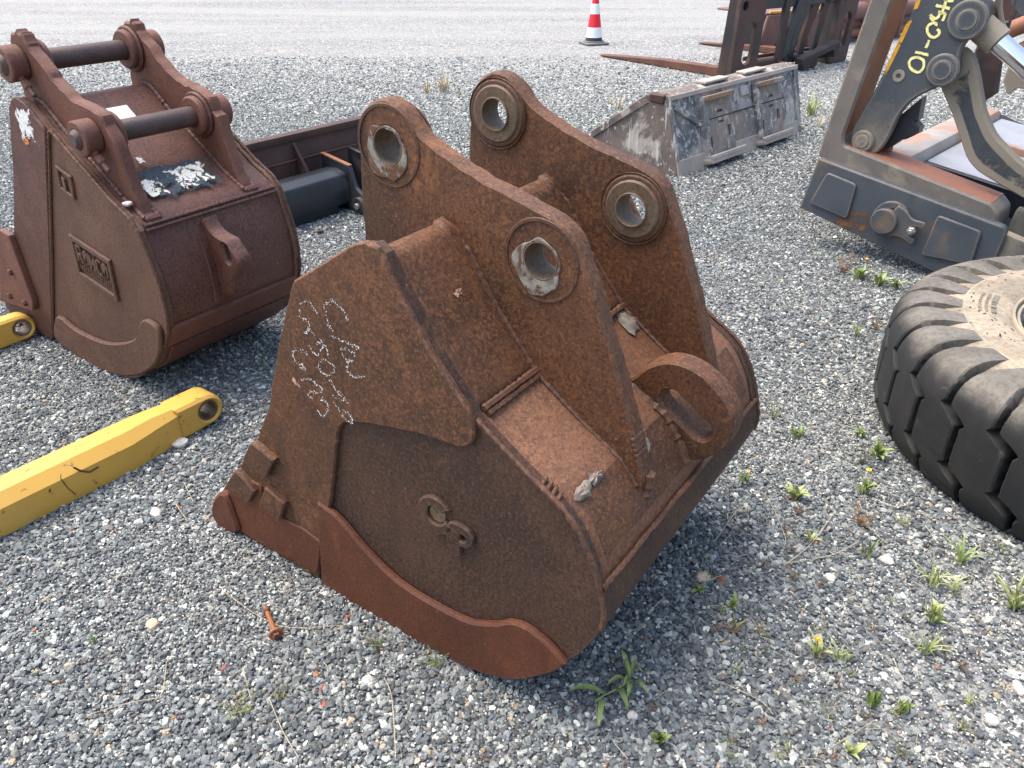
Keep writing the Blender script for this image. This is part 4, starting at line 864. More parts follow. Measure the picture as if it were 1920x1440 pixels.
tube('paint_crack', R1, [(-.17, -.0012, .118), (-.155, -.0012, .095), (-.13, -.0012, .075), (-.10, -.0012, .078)], .0035, 'weld', 5)
A1 = ground(20, 655)
R2 = yellow_arm(A1, math.radians(52.3), 'short visible end of a yellow link arm with round eye at left edge', -1.2, .082, .118, .120, .058, .036, .062)

# ================================================================== BLADE BEHIND THE LEFT BUCKET
def blade():
    f = Frame(ground(541, 434), 52)
    R = thing('blade_attachment', 'long rust-brown blade attachment with a black steel beam, behind the two buckets', 'blade', f.p0, f.yaw)
    sec = [(0, .0), (.0, .14), (.0, .24), (.10, .262), (.20, .25), (.20, .0)]
    prism('beam', R, rnd([(.0, .055), (-.01, .145), (.005, .238), (.085, .262), (.20, .25), (.20, .03)], .01, 2), -.95, .50, 'black', bev=.003)
    prism('beam_skirt', R, [(.02, .0), (.02, .08), (.18, .08), (.18, .0)], -.9, .42, 'black', bev=.003)
    pl = [(.27, .0), (.235, .20), (.30, .36), (.34, .455), (.36, .455), (.36, .40), (.33, .0)]
    prism('mouldboard', R, ribbon(spl([(.30, .0), (.285, .15), (.295, .31), (.32, .43)], 4), .010, -.010), -1.2, 1.35, 'rust_blade', bev=.003)
    prism('top_flange', R, rnd([(.285, .430), (.285, .470), (.345, .475), (.345, .435)], .004, 2), -1.2, 1.35, 'rust_blade', bev=.003)
    bead('weld_bead', R, [(-1.15, .275, .315), (1.3, .275, .315)], .006, 'rust_blade')
    prism('stiffener', R, [(.29, .415), (.18, .25), (.18, .05), (.28, .05)], .335, .355, 'rust_blade', bev=.003)
    prism('stiffener', R, [(.29, .415), (.18, .25), (.18, .05), (.28, .05)], -.5, -.48, 'rust_blade', bev=.003)
    br = rnd([(.24, .33), (-.02, .29), (-.06, .16), (-.16, .10), (-.17, .0), (-.06, -.0), (.24, .0)], .02, 3)
    prism('bracket', R, br, .50, .53, 'black', bev=.004); prism('bracket', R, br, .72, .75, 'black', bev=.004)
    prism('bracket_edge', R, ribbon([(.24, .333), (-.02, .293)], .003, 0), .50, .53, 'rust_orange', bev=.001)
    ring('cylinder_eye', R, (.47, -.10, .055), (1, 0, 0), .018, .055, .10, 'black'); cyl('pin', R, (.455, -.10, .055), (.60, -.10, .055), .02, 'bolt', 18)
    cyl('pin_boss', R, (.478, .06, .205), (.55, .06, .205), .05, 'black', 24)
    cyl('chrome_rod', R, (.56, -.08, .06), (1.2, .02, .09), .025, 'chrome', 18)
blade()
br_ = ground(601, 437)
bk = tag(box('brick_chip', None, (br_[0], br_[1], .008), (.035, .02, .02), 'rust_blade', .003, Matrix.Rotation(.6, 3, 'Z')), 'small rust-brown fragment on gravel below the black beam', 'fragment')

# ================================================================== TRAFFIC CONE
def cone():
    p = ground(1113, 82); R = thing('traffic_cone', 'red and white banded traffic cone standing in the open yard', 'traffic cone', p)
    prism('base', R, rnd([(-.19, -.19), (.19, -.19), (.19, .19), (-.19, .19)], .07, 5), .0, .028, 'conebase', bev=.006, axis='z', xf=lambda v: Matrix.Rotation(.35, 3, 'Z') @ v)
    prism('base', R, circ((0, 0), .155, 36), .026, .045, 'conebase', bev=.006, axis='z')
    H = .75; rad = lambda z: .130 - (.130 - .028) * (z - .04) / (H - .04)
    for z0, z1, m in ((.04, .095, 'coneblack'), (.095, .235, 'white'), (.235, .415, 'red'), (.415, .555, 'white'), (.555, .75, 'red')):
        lathe('cone_band', R, [(rad(z0), z0), (rad(z1), z1)], (0, 0, 0), (0, 0, 1), m, 40)
cone()

# ================================================================== FORK CARRIAGE WITH TINES
def carriage():
    f = Frame(ground(1370, 150), 37.5); R = thing('fork_carriage', 'black and rust fork carriage with two long tines pointing away from the tyre', 'fork attachment', f.p0, f.yaw)
    for w0, w1 in ((-.02, .46), (1.98, 2.40)):
        pl = rnd([(w0, .0), (w1, .0), (w1 + .03, .85), (w1 - .02, 1.25), (w0 + .06, 1.25), (w0 + .02, .85)], .03, 3)
        c = (w0 + w1) / 2
        TW = prism('side_tower', R, pl, .0, .06, 'tower', axis='u', bev=.008, holes=[slot((c + .02, .23), (c + .05, .52), .085), circ((w0 + .12, .78), .05, 20)])
        prism('tower_web', TW, rnd([(.05, .0), (.24, .0), (.16, 1.15), (.05, 1.2)], .02, 2), w0 + .04, w0 + .08, 'black_rust', bev=.006)
    box('top_beam', R, (1.2, .10, .80), (1.55, .10, .16), 'black', .01); box('top_beam', R, (1.2, .10, .90), (1.55, .14, .03), 'grey_sheet', .006)
    box('top_beam', R, (1.2, .10, 1.15), (1.7, .10, .12), 'black', .01)
    cyl('cross_shaft', R, (.44, .10, .12), (2.0, .10, .12), .055, 'black_rust', 24); box('bottom_bar', R, (1.2, .20, .17), (1.5, .03, .05), 'rust_blade', .004)
    for w in (1.02, 1.18, 1.42):
        prism('hanger', R, rnd([(w - .05, .16), (w + .05, .10), (w + .09, .35), (w + .24, .70), (w + .36, 1.2), (w + .20, 1.2), (w + .10, .74), (w - .02, .40)], .03, 3), .02 + (w - 1) * .1, .08 + (w - 1) * .1, 'black' if w < 1.3 else 'black_rust', axis='u', bev=.008)
    prism('hanger', R, rnd([(.90, .10), (1.0, .10), (1.0, .85), (.90, .85)], .02, 2), .03, .09, 'black_rust', axis='u', bev=.006)
    prism('hanger', R, rnd([(1.62, .10), (1.72, .12), (1.86, .80), (1.74, .80)], .02, 2), .05, .10, 'black_rust', axis='u', bev=.006)
    prism('lock_bracket', R, rnd([(1.18, .14), (1.95, .30), (1.99, .14), (1.86, .10), (1.84, .20), (1.40, .12), (1.36, -.0), (1.22, .0)], .02, 2), -.14, -.02, 'black_rust', axis='u', bev=.008)
    cyl('roller', R, (1.50, -.10, .075), (1.50, .05, .075), .075, 'black_rust', 24); cyl('roller', R, (1.40, -.11, .11), (1.40, -.05, .11), .03, 'skid_pale', 12)
    # tines run away from us along +u, thick at the heel, resting on the gravel
    for nm, w in (('tine', .06), ('tine', 2.12)):
        prof = rnd([(.03, .0), (2.30, .006), (2.34, .02), (1.2, .085), (.06, .105)], .006, 2)
        prism(nm, R, prof, w, w + .15, 'tine', bev=.006); box('tine_shank', R, (w + .075, .10, .55), (.15, .07, 1.1), 'black_rust', .01)
carriage()

# ================================================================== SKID-STEER BUCKET SEEN FROM BEHIND
def skid():
    f = Frame(ground(1270, 331), 46.3); R = thing('skid_bucket', 'mud-splashed dark grey loader bucket showing its rear mounting plate', 'bucket', f.p0, f.yaw)
    W = 1.96; lean = math.atan2(.15, .54); Ls = .56
    rot = Matrix.Rotation(-lean, 3, 'X')                 # plate leans away from us towards its top
    def P(w, s, d): return Vector((w, s * math.sin(lean) + d * math.cos(lean), s * math.cos(lean) - d * math.sin(lean)))     # d > 0 into the bucket
    xf = lambda v: P(v[0], v[2], v[1])
    def pl(nm, pts, d0, d1, mat, holes=(), bev=.004): return prism(nm, R, pts, d0, d1, mat, axis='u', xf=xf, holes=holes, bev=bev)
    rect = lambda a, b, c, d: [(a, b), (c, b), (c, d), (a, d)]
    pl('rear_plate', rnd(rect(0, .0, W, Ls), .02, 2), .0, .02, 'skid_black')
    pl('rear_rim', rect(.0, .525, W, .56), -.02, .001, 'skid_pale'); pl('rear_rim', rect(W - .07, .0, W, .527), -.018, .001, 'skid_black')
    pl('rear_rim', rect(.0, .10, .03, .527), -.018, .001, 'skid_black')
    pl('lower_band', rect(.0, -.01, W + .004, .105), -.016, .001, 'skid_pale')
    pl('gusset', [(.04, .46), (.07, .50), (.40, .32), (.36, .29)], -.02, .001, 'skid_black'); pl('gusset', [(W - .08, .50), (W - .11, .52), (W - .38, .36), (W - .36, .33)], -.012, .001, 'skid_black')
    for w0 in (.42, 1.22):
        hs = [rect(w0 + .17, .28, w0 + .25, .30), rect(w0 + .17, .36, w0 + .25, .38), rect(w0 + .30, .17, w0 + .35, .25), rect(w0 + .04, .12, w0 + .07, .20)]
        pl('mount_face', rnd(rect(w0, .04, w0 + .40, .47), .01, 2), -.024, .001, 'skid_worn', holes=hs)
        pl('mount_face', rect(w0 + .16, .16, w0 + .36, .39), -.0235, -.0225, 'dark') if False else None
        pl('mount_cheek', rect(w0 - .05, .03, w0 + .002, .50), -.05, .001, 'skid_black')
        pl('top_hook', rnd(rect(w0 - .03, .465, w0 + .36, .50), .006, 2), -.075, .001, 'skid_rust')
        pl('bottom_hook', rnd(rect(w0 - .08, .015, w0 + .42, .05), .006, 2), -.10, .001, 'skid_pale')
        pl('bottom_hook', rnd(rect(w0 - .08, .045, w0 + .42, .075), .006, 2), -.105, -.075, 'skid_pale')
    pl('centre_plate', rect(.84, .05, 1.20, .33), -.012, .001, 'skid_worn'); pl('centre_plate', rnd(rect(.98, .43, 1.12, .50), .01, 2), -.02, .001, 'skid_black')
    pl('seam', rect(.36, .325, 1.66, .332), -.027, .001, 'dark', bev=.001)
    side = [(.0, .0), (.151, .54), (.20, .552), (.33, .525), (.80, .19), (1.0, .012), (.98, .0)]
    for a, b in ((0, .018), (W - .018, W)):
        prism('side_plate', R, rnd(side, .02, 3), a - .004, b + .004, 'skid_side', bev=.004)
        prism('side_rail', R, [(.33, .528), (.82, .192), (.80, .150), (.30, .480)], a - .016, b + .016, 'skid_side', bev=.004)
        prism('corner_knob', R, rnd([(.16, .55), (.30, .55), (.30, .49), (.17, .48)], .02, 3), a - .02, b + .03, 'rust_blade', bev=.01)
    prism('floor', R, [(.0, .0), (1.02, .0), (1.02, .02), (.02, .02)], .018, W - .018, 'skid_side', bev=.003)
    prism('top_lip', R, [(.150, .540), (.20, .556), (.34, .53), (.33, .515), (.20, .535), (.155, .52)], .0, W, 'skid_side', bev=.003)
    for w in (.55, 1.15): box('step_plate', R, (w + .12, .20, .566), (.34, .09, .018), 'skid_pale', .004)
skid()

# ================================================================== OLD MAUVE BUCKET FAR BEHIND THE CARRIAGE
def mauve():
    f = Frame(ground(1468, 92), 30); R = thing('old_machine_body', 'pinkish rust machine body with wheel arch and yellow stripe, beyond the fork carriage', 'machine', f.p0, f.yaw)
    arch = [(.16 + .34 * math.cos(t), .31 * math.sin(t)) for t in np.linspace(math.pi, 0, 22)]
    prism('body_panel', R, [(-.52, .0), (-.20, .0)] + arch[1:] + [(1.05, .0), (1.05, .46), (-.40, .46)], .0, .05, 'mauve', axis='u', bev=.01)
    box('top_deck', R, (1.3, .55, .475), (3.4, 1.0, .03), 'mauve', .01); box('yellow_stripe', R, (.3, -.005, .505), (1.4, .05, .03), 'yellow', .004)
    box('arch_shade', R, (.3, .5, .20), (1.4, .5, .40), 'dark', .01); box('yellow_stripe', R, (-.56, .02, .10), (.08, .06, .30), 'skid_pale', .01)  # near-black block behind the arch paints in the shade of its hollow
    prism('body_panel', R, rnd([(1.15, .05), (3.0, .05), (3.0, .46), (1.15, .46)], .05, 3), .10, .30, 'mauve', axis='u', bev=.03)
    cyl('drum', R, (1.1, .12, .42), (3.4, .12, .42), .13, 'mauve', 28, .02); cyl('drum', R, (1.1, .08, .12), (3.4, .08, .12), .07, 'rust_flat', 24, .02)
    for w in (1.1, 1.75, 2.5): prism('rib', R, rnd([(-.06, .02), (.3, .02), (.3, .62), (-.06, .62)], .03, 2), w, w + .05, 'mauve', bev=.01)
    box('yellow_stripe', R, (2.2, -.06, .60), (.5, .04, .10), 'yellow', .004); cyl('stub', R, (.75, -.10, .50), (.90, -.10, .50), .05, 'rust_blade', 16, .02)
mauve()

# ================================================================== SMALL THINGS ON THE GRAVEL
def depth_at(p): return float((np.array(p) - CP) @ FW)
def rusty_bolt():
    a, b = ground(497, 1138, .012), ground(517, 1188, .016); d = Vector(b - a); R = thing('rusty_bolt', 'short rusty bolt with a wide washer lying on the gravel, left of the big bucket', 'bolt', (a[0], a[1], 0)); o = Vector((a[0], a[1], 0))
    a, b = Vector(a) - o, Vector(b) - o; n = d.normalized()
    cyl('shank', R, a, b, .0065, 'rust_orange', 12, .002); cyl('nut', R, a + n * .012, a + n * .022, .0105, 'weld', 6, .001)
    cyl('washer', R, b - n * .004, b + n * .004, .019, 'rust_orange', 20, .002); cyl('head', R, b + n * .003, b + n * .014, .011, 'rust_red', 6, .002)
rusty_bolt()
def stone(px, py, size_px, mat, label, cat='stone', z=0.0, P=None):
    p = ground(px, py) if P is None else np.array(P); r = size_px * depth_at(p) / FPX / 2
    bm = bmesh.new(); bmesh.ops.create_icosphere(bm, subdivisions=2, radius=1.0); k = np.random.default_rng(int(px * 7 + py)); ph = k.uniform(0, 6, 6)
    for v in bm.verts:
        c = v.co; q = 1 + .16 * math.sin(2.3 * c.x + ph[0]) + .14 * math.sin(2.9 * c.y + ph[1]) + .12 * math.sin(3.1 * c.z + ph[2]) + k.normal(0, .05); v.co = Vector((c.x * 1.15, c.y * .9, c.z * .62)) * q * r
    V = [v.co.copy() for v in bm.verts]; F = [tuple(v.index for v in f.verts) for f in bm.faces]; bm.free()
    o = mesh('stone', V, F, mat, None, 40); o.location = (p[0], p[1], p[2] + r * .25 + z); o.rotation_euler = (0, 0, float(ph[3])); tag(o, label, cat); return o
stone(287, 1172, 26, 'tanstone', 'large tan stone alone in the gravel at lower left')
stone(336, 835, 30, 'palestone', 'pale rounded stone beside the long yellow link arm')
stone(291, 961, 20, 'palestone', 'white stone below the middle of the long yellow link arm')
stone(1318, 1082, 26, 'tanstone', 'tan speckled stone right of the big bucket heel')
stone(1557, 1086, 20, 'palestone', 'bright white stone left of the grass below the tyre')
stone(1660, 1050, 22, 'palestone', 'flat white stone in front of the tyre lugs')
stone(1186, 1343, 20, 'palestone', 'white stone beside the broad-leaved grass clump')
stone(1908, 1292, 26, 'palestone', 'cream stone at the lower right edge')
stone(1858, 1350, 26, 'palestone', 'pale crusted stone near the lower right corner')
stone(420, 1253, 10, 'brick', 'red brick crumb below the rusty bolt')
stone(609, 1322, 12, 'brick', 'red pebble right of the feathery weeds'); stone(603, 1291, 11, 'brick', 'red and white crumb just above the red pebble')
stone(652, 1157, 9, 'brick', 'tiny red crumb near the heel shroud of the big bucket')
P_ = LF.p0 + LF.w * .03 + LF.u * (-.445) + np.array([0, 0, .768]); stone(230, 390, 17, 'palestone', 'small white stone resting on the back of the plum bucket', z=.002, P=P_)

# ---- weeds
def leafmesh(nm, L, wd, droop, mat, fold=.25, n=5):
    V = []; F = []
    for i in range(n + 1):
        t = i / n; hw = wd * math.sin(math.pi * min(1, .12 + t * .88)) ** .8 * (1 if t < 1 else .05); x = L * t; z = L * (.55 * t - droop * t * t)
        V += [(x, -hw / 2, z + hw * fold), (x, 0, z), (x, hw / 2, z + hw * fold)]
    for i in range(n): F += [(3 * i, 3 * i + 3, 3 * i + 4, 3 * i + 1), (3 * i + 1, 3 * i + 4, 3 * i + 5, 3 * i + 2)]
    me = bpy.data.meshes.new(nm); me.from_pydata(V, [], F); me.materials.append(M[mat]); me.polygons.foreach_set('use_smooth', [True] * len(me.polygons)); return me
def rosette(px, py, spx, label, n=9, wide=.30, mat='leaf', droop=.45, flower=None, group=None, up=0.0):
    p = ground(px, py); L = 1.2 * spx * depth_at(p) / FPX; R = thing('weed', label, 'weed', p, random.uniform(0, 6), group)
    ms = [leafmesh('leaf', L, L * wide, droop, mat), leafmesh('leaf', L * .75, L * wide * .85, droop * .5, 'leaf_pale' if random.random() < .5 else mat)]
    n = int(n * 1.8)
    for k in range(n):
        o = link(bpy.data.objects.new('leaf', ms[k % 2]), R); o.rotation_euler = (random.uniform(-.2, .2), -up - random.uniform(0, .55) - (.5 if k % 2 else 0), 2.4 * k + random.uniform(-.3, .3)); o.scale = (random.uniform(.4, 1.0),) * 3; o.location = (random.gauss(0, L * .1), random.gauss(0, L * .1), .002)
    if flower:
        h = L * random.uniform(1.0, 1.3); tip = Vector((L * .35, L * .1, h)); tube('flower_stem', R, [(0, 0, 0), (L * .1, 0, h * .5), tip], .0012, 'leaf_dull', 5)
        fl = prism('flower', R, [(math.cos(t) * L * .13 * (1 if i % 2 else .72), math.sin(t) * L * .13 * (1 if i % 2 else .72)) for i, t in enumerate(np.linspace(0, 2 * math.pi, 17)[:-1])], h, h + .0022, flower, axis='z', bev=.0005, xf=lambda v: v + Vector((tip.x, tip.y, 0)))
        cyl('flower_eye', R, (tip.x, tip.y, h), (tip.x, tip.y, h + .005), L * .05, 'petal_yellow' if flower != 'petal_yellow' else 'petal_orange', 10, .001)
    return R
def grass(px, py, spx, label, n=9, mat='leaf', wd=.045, spread=.8, group=None):
    p = ground(px, py); L = 1.3 * spx * depth_at(p) / FPX; V = []; F = []; n = int(n * 1.5)
    for k in range(n):
        a = random.uniform(0, 6.28); l = L * random.uniform(.55, 1.1); t0 = random.uniform(.15, spread); w = max(.0012, l * wd * random.uniform(.6, 1.1)); b = len(V); x0, y0 = random.gauss(0, L * .08), random.gauss(0, L * .08)
        for i in range(6):
            t = i / 5; ang = t0 * (.4 + t); r = l * t * math.sin(ang); z = l * t * math.cos(ang); ww = w * (1 - t ** 2) + .0002
            c = Vector((x0 + r * math.cos(a), y0 + r * math.sin(a), z)); s_ = Vector((-math.sin(a), math.cos(a), 0)) * ww; V += [c - s_, c + s_]
        for i in range(5): F.append((b + 2 * i, b + 2 * i + 1, b + 2 * i + 3, b + 2 * i + 2))
    o = mesh('grass_tuft', V, F, mat, None, smooth=False); o.location = tuple(p); tag(o, label, 'grass', group); return o
def feather(px, py, spx, label, n=7, mat='leaf_dull', group=None, flat=.9):
    p = ground(px, py); L = 1.3 * spx * depth_at(p) / FPX; R = thing('weed', label, 'weed', p, random.uniform(0, 6), group); V = []; F = []; SV = []; SF = []
    for k in range(n):
        a = 2 * math.pi * k / n + random.uniform(-.4, .4); l = L * random.uniform(.6, 1.1); tilt = random.uniform(.35, flat)
        d = Vector((math.cos(a) * math.sin(tilt), math.sin(a) * math.sin(tilt), math.cos(tilt))); s1 = d.orthogonal().normalized(); b = len(SV); w = .0009
        SV += [-s1 * w, s1 * w, d * l + s1 * w * .5, d * l - s1 * w * .5]; SF.append((b, b + 1, b + 2, b + 3))
        for i in range(26):
            t = random.uniform(.15, 1.0); c = d * l * t; e = Vector((random.gauss(0, 1), random.gauss(0, 1), random.gauss(0, .6))).normalized(); q = L * random.uniform(.06, .13) * (1.15 - t * .5); e2 = e.orthogonal().normalized() * q * .28; b = len(V)
            V += [c, c + e * q * .5 + e2, c + e * q, c + e * q * .5 - e2]; F.append((b, b + 1, b + 2, b + 3))
    mesh('stem', SV, SF, 'straw_brown', R, smooth=False); mesh('leaflets', V, F, mat, R, smooth=False); return R

def crabgrass():
    p = ground(1172, 1285, 0); R = thing('broad_grass', 'bright green broad-bladed grass clump in front of the big bucket heel', 'grass', p); k = depth_at(p) / FPX
    for (x0, y0, x1, y1, w, lift) in ((1135, 1302, 1066, 1296, 12, .02), (1130, 1310, 1121, 1366, 11, .015), (1155, 1290, 1178, 1335, 11, .015), (1175, 1275, 1137, 1287, 9, .02), (1178, 1272, 1163, 1218, 9, .06), (1182, 1275, 1168, 1236, 8, .05), (1185, 1278, 1215, 1304, 9, .03), (1183, 1280, 1176, 1312, 9, .02), (1180, 1270, 1195, 1235, 7, .05), (1182, 1272, 1168, 1290, 8, .03), (1185, 1268, 1205, 1262, 6, .04)):
        a = ground(x0, y0, .012) - p; b = ground(x1, y1, lift) - p; a, b = Vector(a), Vector(b); d = b - a; s_ = d.cross(Vector((0, 0, 1))).normalized() * (w * k * .5); V = []; F = []
        for i in range(8):
            t = i / 7; c = a.lerp(b, t) + Vector((0, 0, .022 * math.sin(math.pi * t))); q = math.sin(math.pi * (.10 + .90 * t)) ** .7 if t < 1 else .03; V += [c - s_ * q + Vector((0, 0, .002)), c, c + s_ * q + Vector((0, 0, .002))]
        for i in range(7): F += [(3 * i, 3 * i + 3, 3 * i + 4, 3 * i + 1), (3 * i + 1, 3 * i + 4, 3 * i + 5, 3 * i + 2)]
        mesh('blade', V, F, 'leaf', R)
    for q in ([(1182, 1275), (1160, 1290), (1132, 1304), (1118, 1314)], [(1182, 1275), (1180, 1262), (1172, 1240)]): tube('stalk', R, [Vector(ground(x, y, .012) - p) for x, y in q], .0022, 'leaf_pale', 6)
crabgrass()
rosette(1237, 1392, 30, 'fresh light green rosette weed right of the broad grass clump', 16, .34, 'leaf', .3, up=.5)
rosette(1612, 815, 24, 'two-leaved seedling left of the tyre, above the feathery clump', 5, .3)
rosette(1645, 855, 34, 'leafy green weed pressed against the tyre base', 9, .30, up=.3)
feather(1618, 870, 36, 'feathery upright weed just left of the leafy one at the tyre', 9, flat=.6)
rosette(1620, 925, 34, 'green weed with a small yellow flower in front of the tyre', 9, .24, flower='petal_yellow', up=.4)
feather(1615, 985, 40, 'dry brownish sprig below the yellow-flowered weed', 9, 'straw_brown', flat=.8)
feather(1690, 985, 30, 'grey-green sprig right of the dry brownish one, near tyre', 7)
rosette(1495, 820, 26, 'young leafy weed midway between big bucket and tyre', 8, .25, up=.4)
feather(1449, 785, 30, 'thin upright sprig beside the far heel of the big bucket', 5, 'leaf', flat=.4)
rosette(1397, 905, 24, 'small leafy weed with yellow buds beside the bucket wear band', 7, .28, flower='petal_yellow', up=.4)
rosette(1490, 935, 32, 'yellow-green leafy weed right of the big bucket', 9, .30, 'leaf_pale', up=.4)
rosette(1520, 1013, 26, 'sprawling three-leaved weed with a pale leaf below the tyre gap', 4, .30, 'leaf_pale')
grass(1625, 1040, 44, 'upright grass blades beside the flat white stone', 8, 'leaf', spread=.5)
rosette(1310, 1107, 20, 'tiny round-leaved weed right of the bucket heel', 6, .5)
rosette(1372, 1140, 26, 'small pointed-leaf weed right of the round-leaved one', 7, .26, up=.3)
feather(1375, 1185, 34, 'dry brown sprig below the small pointed-leaf weed', 6, 'straw_brown')
rosette(1530, 1228, 38, 'yellow-leaved weed with an orange flower in the lower right gravel', 8, .28, 'leaf_pale', flower='petal_orange', up=.4)
grass(1570, 1235, 40, 'grass blades right of the orange-flowered weed', 7, 'leaf_pale')
rosette(1750, 1165, 36, 'light green branching weed left of the lower right corner', 9, .30, 'leaf_pale', up=.5)
grass(1735, 1222, 46, 'spreading grass tuft below the light green branching weed', 12, 'leaf_pale')
rosette(1636, 1322, 36, 'upright dense green weed low in the picture, larger of two', 15, .30, 'leaf', .2, up=.8)
rosette(1690, 1338, 32, 'upright dense green weed low in the picture, smaller right one', 12, .30, 'leaf', .2, up=.7)
rosette(1592, 1412, 30, 'leafy weed cut by the bottom edge, with a yellowing leaf', 7, .36, 'leaf_pale', up=.3)
feather(1690, 1415, 40, 'grey-green weed at the bottom edge near the right corner', 8, 'leaf_dull')
grass(1900, 1140, 60, 'tall grass tuft at the right edge under the tyre', 14, 'leaf_pale')
feather(1912, 1125, 44, 'brown seeding weed at the right edge under the tyre', 9, 'straw_brown')
grass(1800, 1055, 48, 'grass tuft in front of the nearest tyre lug', 10, 'leaf'); grass(1745, 1095, 48, 'yellowish grass tuft left of the tyre-lug tuft', 10, 'leaf_pale')
grass(1790, 1110, 36, 'thin grass below the nearest tyre lug', 7, 'leaf_pale'); feather(1878, 1030, 22, 'little sprig touching the tyre at the right', 6, 'leaf')
rosette(1612, 522, 26, 'weed with an orange flower beside the slate frame', 9, .26, flower='petal_orange', up=.3); feather(1580, 512, 34, 'dry sprig left of the orange flower by the slate frame', 8, 'straw_brown', flat=.6)
rosette(1645, 535, 26, 'leafy weed right of the orange flower by the slate frame', 9, .3, up=.4); rosette(1678, 540, 22, 'weed between slate frame and tyre top', 8, .26, up=.3)
grass(832, 172, 32, 'dry yellow grass tuft beyond the near ear of the big bucket', 26, 'straw', .03); grass(800, 174, 22, 'low dry grass left of the yellow tuft', 16, 'straw', .03); grass(862, 174, 14, 'tiny dry tuft right of the yellow grass', 8, 'straw', .04)
feather(815, 1247, 34, 'feathery green weed below the bucket shroud', 8, 'leaf', flat=1.1); feather(705, 1212, 34, 'low feathery weed left of the one below the shroud', 8, 'leaf', flat=1.15)
feather(452, 1335, 46, 'olive feathery weed low left, larger of two', 10, 'leaf_dull', flat=1.0); feather(527, 1310, 40, 'olive feathery weed low left, right one of two', 8, 'leaf_dull', flat=1.0)
grass(178, 1205, 24, 'tiny grass shoot at lower left', 3, 'leaf', .07, .4); grass(494, 690, 60, 'two thin grass stems between the two buckets', 3, 'leaf', .02, .25)
grass(585, 1078, 20, 'grass sprout under the seam of the big bucket', 4, 'leaf_pale', .03); grass(1520, 215, 34, 'green grass tuft right of the mud-splashed loader bucket', 16, 'leaf_pale', .04); grass(1535, 240, 28, 'dry grass below the tuft right of the loader bucket', 12, 'straw', .03)
grass(1160, 205, 24, 'dry tuft left of the mud-splashed loader bucket', 12, 'straw', .03); grass(1145, 195, 16, 'smaller dry tuft left of the loader bucket', 10, 'straw', .03)
grass(1790, 205, 44, 'grass behind the lever foot of the slate frame', 18, 'leaf_pale', .03); grass(1440, 85, 22, 'dry weeds in front of the pinkish machine body', 18, 'straw', .04); grass(1460, 120, 20, 'dry weeds under the fork carriage', 14, 'straw', .04)
feather(1225, 1330, 24, 'faint brown sprig above the light green rosette', 5, 'straw_brown'); feather(905, 1425, 26, 'orange-brown sprig at the bottom edge', 6, 'straw_brown'); feather(870, 1432, 18, 'tiny green sprig at the bottom edge', 5, 'leaf_dull')
feather(1385, 1000, 26, 'pale brown sprig beside the bucket wear band', 5, 'straw_brown'); feather(1640, 620, 30, 'thin dry sprig between the slate frame and bucket', 5, 'straw_brown', flat=.5); feather(1605, 630, 28, 'green-tipped sprig above the tyre left side', 5, 'leaf', flat=.5)

def wispy():
    before = set(bpy.data.objects)
    for k in range(60):
        px = random.uniform(1330, 1900); py = random.uniform(900, 1430)
        if px > 1640 and py < 1060 or px < 1420 and py < 1000: continue
        (feather if k % 3 else grass)(px, py, random.uniform(12, 28), 'x', 5, random.choice(['leaf_dull', 'straw_brown', 'leaf_pale']))
    new = [o for o in bpy.data.objects if o not in before]; bpy.context.view_layer.update(); V = []; F = []; mi = []; mats = []
    for o in new:
        if o.type != 'MESH': continue
        b = len(V); V += [tuple(o.matrix_world @ v.co) for v in o.data.vertices]; m = o.data.materials[0]
        if m not in mats: mats.append(m)
        for p in o.data.polygons: F.append(tuple(b + k for k in p.vertices)); mi.append(mats.index(m))
    for o in new: bpy.data.objects.remove(o)
    me = bpy.data.meshes.new('wispy_weeds'); me.from_pydata(V, [], F)
    for m in mats: me.materials.append(m)
    me.polygons.foreach_set('material_index', mi); o = link(bpy.data.objects.new('wispy_weeds', me)); o['kind'] = 'stuff'; o['label'] = 'faint wispy weed sprigs scattered through the gravel at lower right'
wispy()
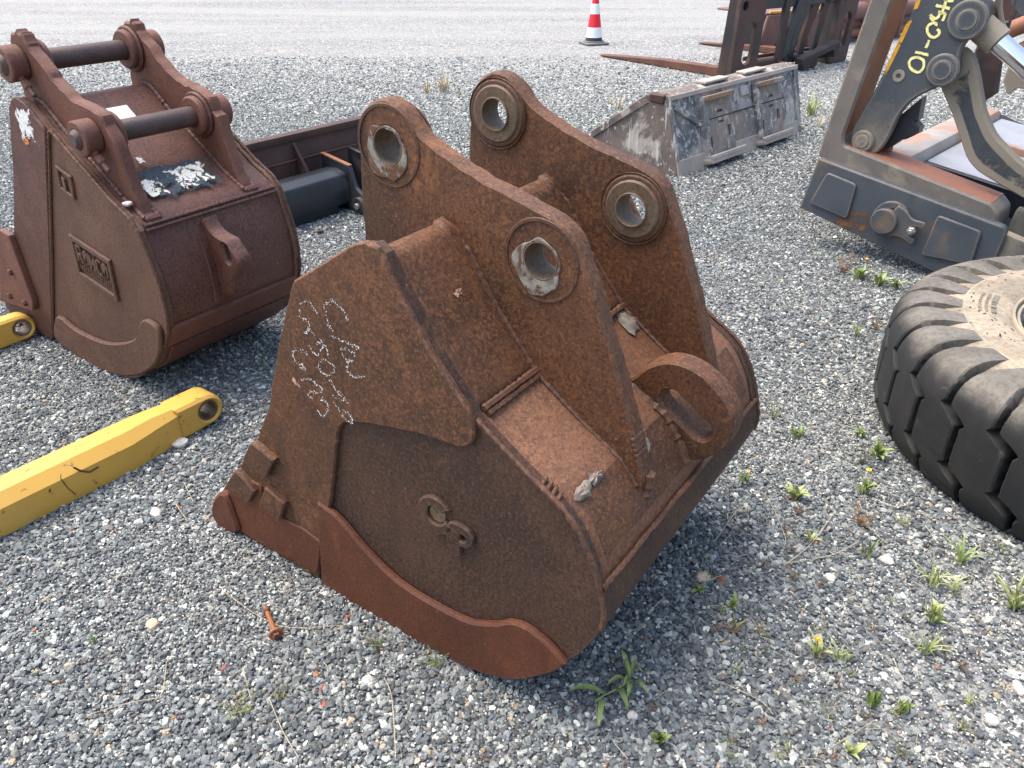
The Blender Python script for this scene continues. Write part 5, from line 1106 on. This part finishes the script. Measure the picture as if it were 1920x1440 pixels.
# ---- dry stalks strewn over the gravel: one litter nobody could count
def litter():
    V = []; F = []
    def stalk(P, r):
        b = len(V)
        for i, p in enumerate(P):
            d = (P[min(i + 1, len(P) - 1)] - P[max(i - 1, 0)]).normalized(); s_ = d.cross(Vector((0, 0, 1))).normalized() * r; V.extend([p - s_, p + s_, p + Vector((0, 0, r * 1.2))])
        for i in range(len(P) - 1):
            for a_, c_ in ((0, 1), (1, 2), (2, 0)): F.append((b + 3 * i + a_, b + 3 * i + c_, b + 3 * i + 3 + c_, b + 3 * i + 3 + a_))
    for (q, r) in (([(165, 1340), (240, 1318), (300, 1308)], .0011), ([(300, 1308), (308, 1280), (312, 1240)], .0009), ([(505, 1310), (530, 1370), (560, 1420)], .0009), ([(720, 1270), (735, 1310), (742, 1420)], .0011), ([(455, 1250), (470, 1310)], .0008), ([(415, 1105), (520, 1172), (640, 1172)], .0007),
                   ([(1340, 1015), (1420, 920), (1470, 1000), (1468, 1030)], .0009), ([(1470, 1060), (1520, 1020), (1565, 960)], .0014), ([(1480, 1055), (1560, 1040), (1610, 1015)], .0012), ([(1640, 935), (1680, 950), (1708, 942)], .0011), ([(1735, 985), (1760, 1020)], .0010), ([(1330, 1270), (1420, 1310), (1450, 1340)], .0008), ([(1560, 1400), (1640, 1350)], .0008), ([(345, 905), (362, 940)], .0009), ([(330, 945), (350, 975)], .0009), ([(1215, 1150), (1245, 1120)], .001)):
        stalk([Vector(ground(x, y, .012)) for x, y in spl(q, 5)], r)
    for _ in range(420):
        y = random.uniform(.9, 4.2); x = random.uniform(-.7, .85) * y + .2
        if random.random() < .45: x = random.uniform(.5, 1.6); y = random.uniform(1.0, 2.6)
        a = random.uniform(0, 6.28); l = random.uniform(.015, .07); p = Vector((x, y, random.uniform(.006, .012))); d = Vector((math.cos(a), math.sin(a), 0)) * l; k = d.cross(Vector((0, 0, 1))) * random.uniform(-.3, .3)
        stalk([p, p + d * .5 + k + Vector((0, 0, .004)), p + d], random.uniform(.0004, .0009))
    o = mesh('dry_stalks', V, F, 'straw', None, smooth=False); o['kind'] = 'stuff'; o['label'] = 'dry straw stalks strewn over the gravel'
litter()
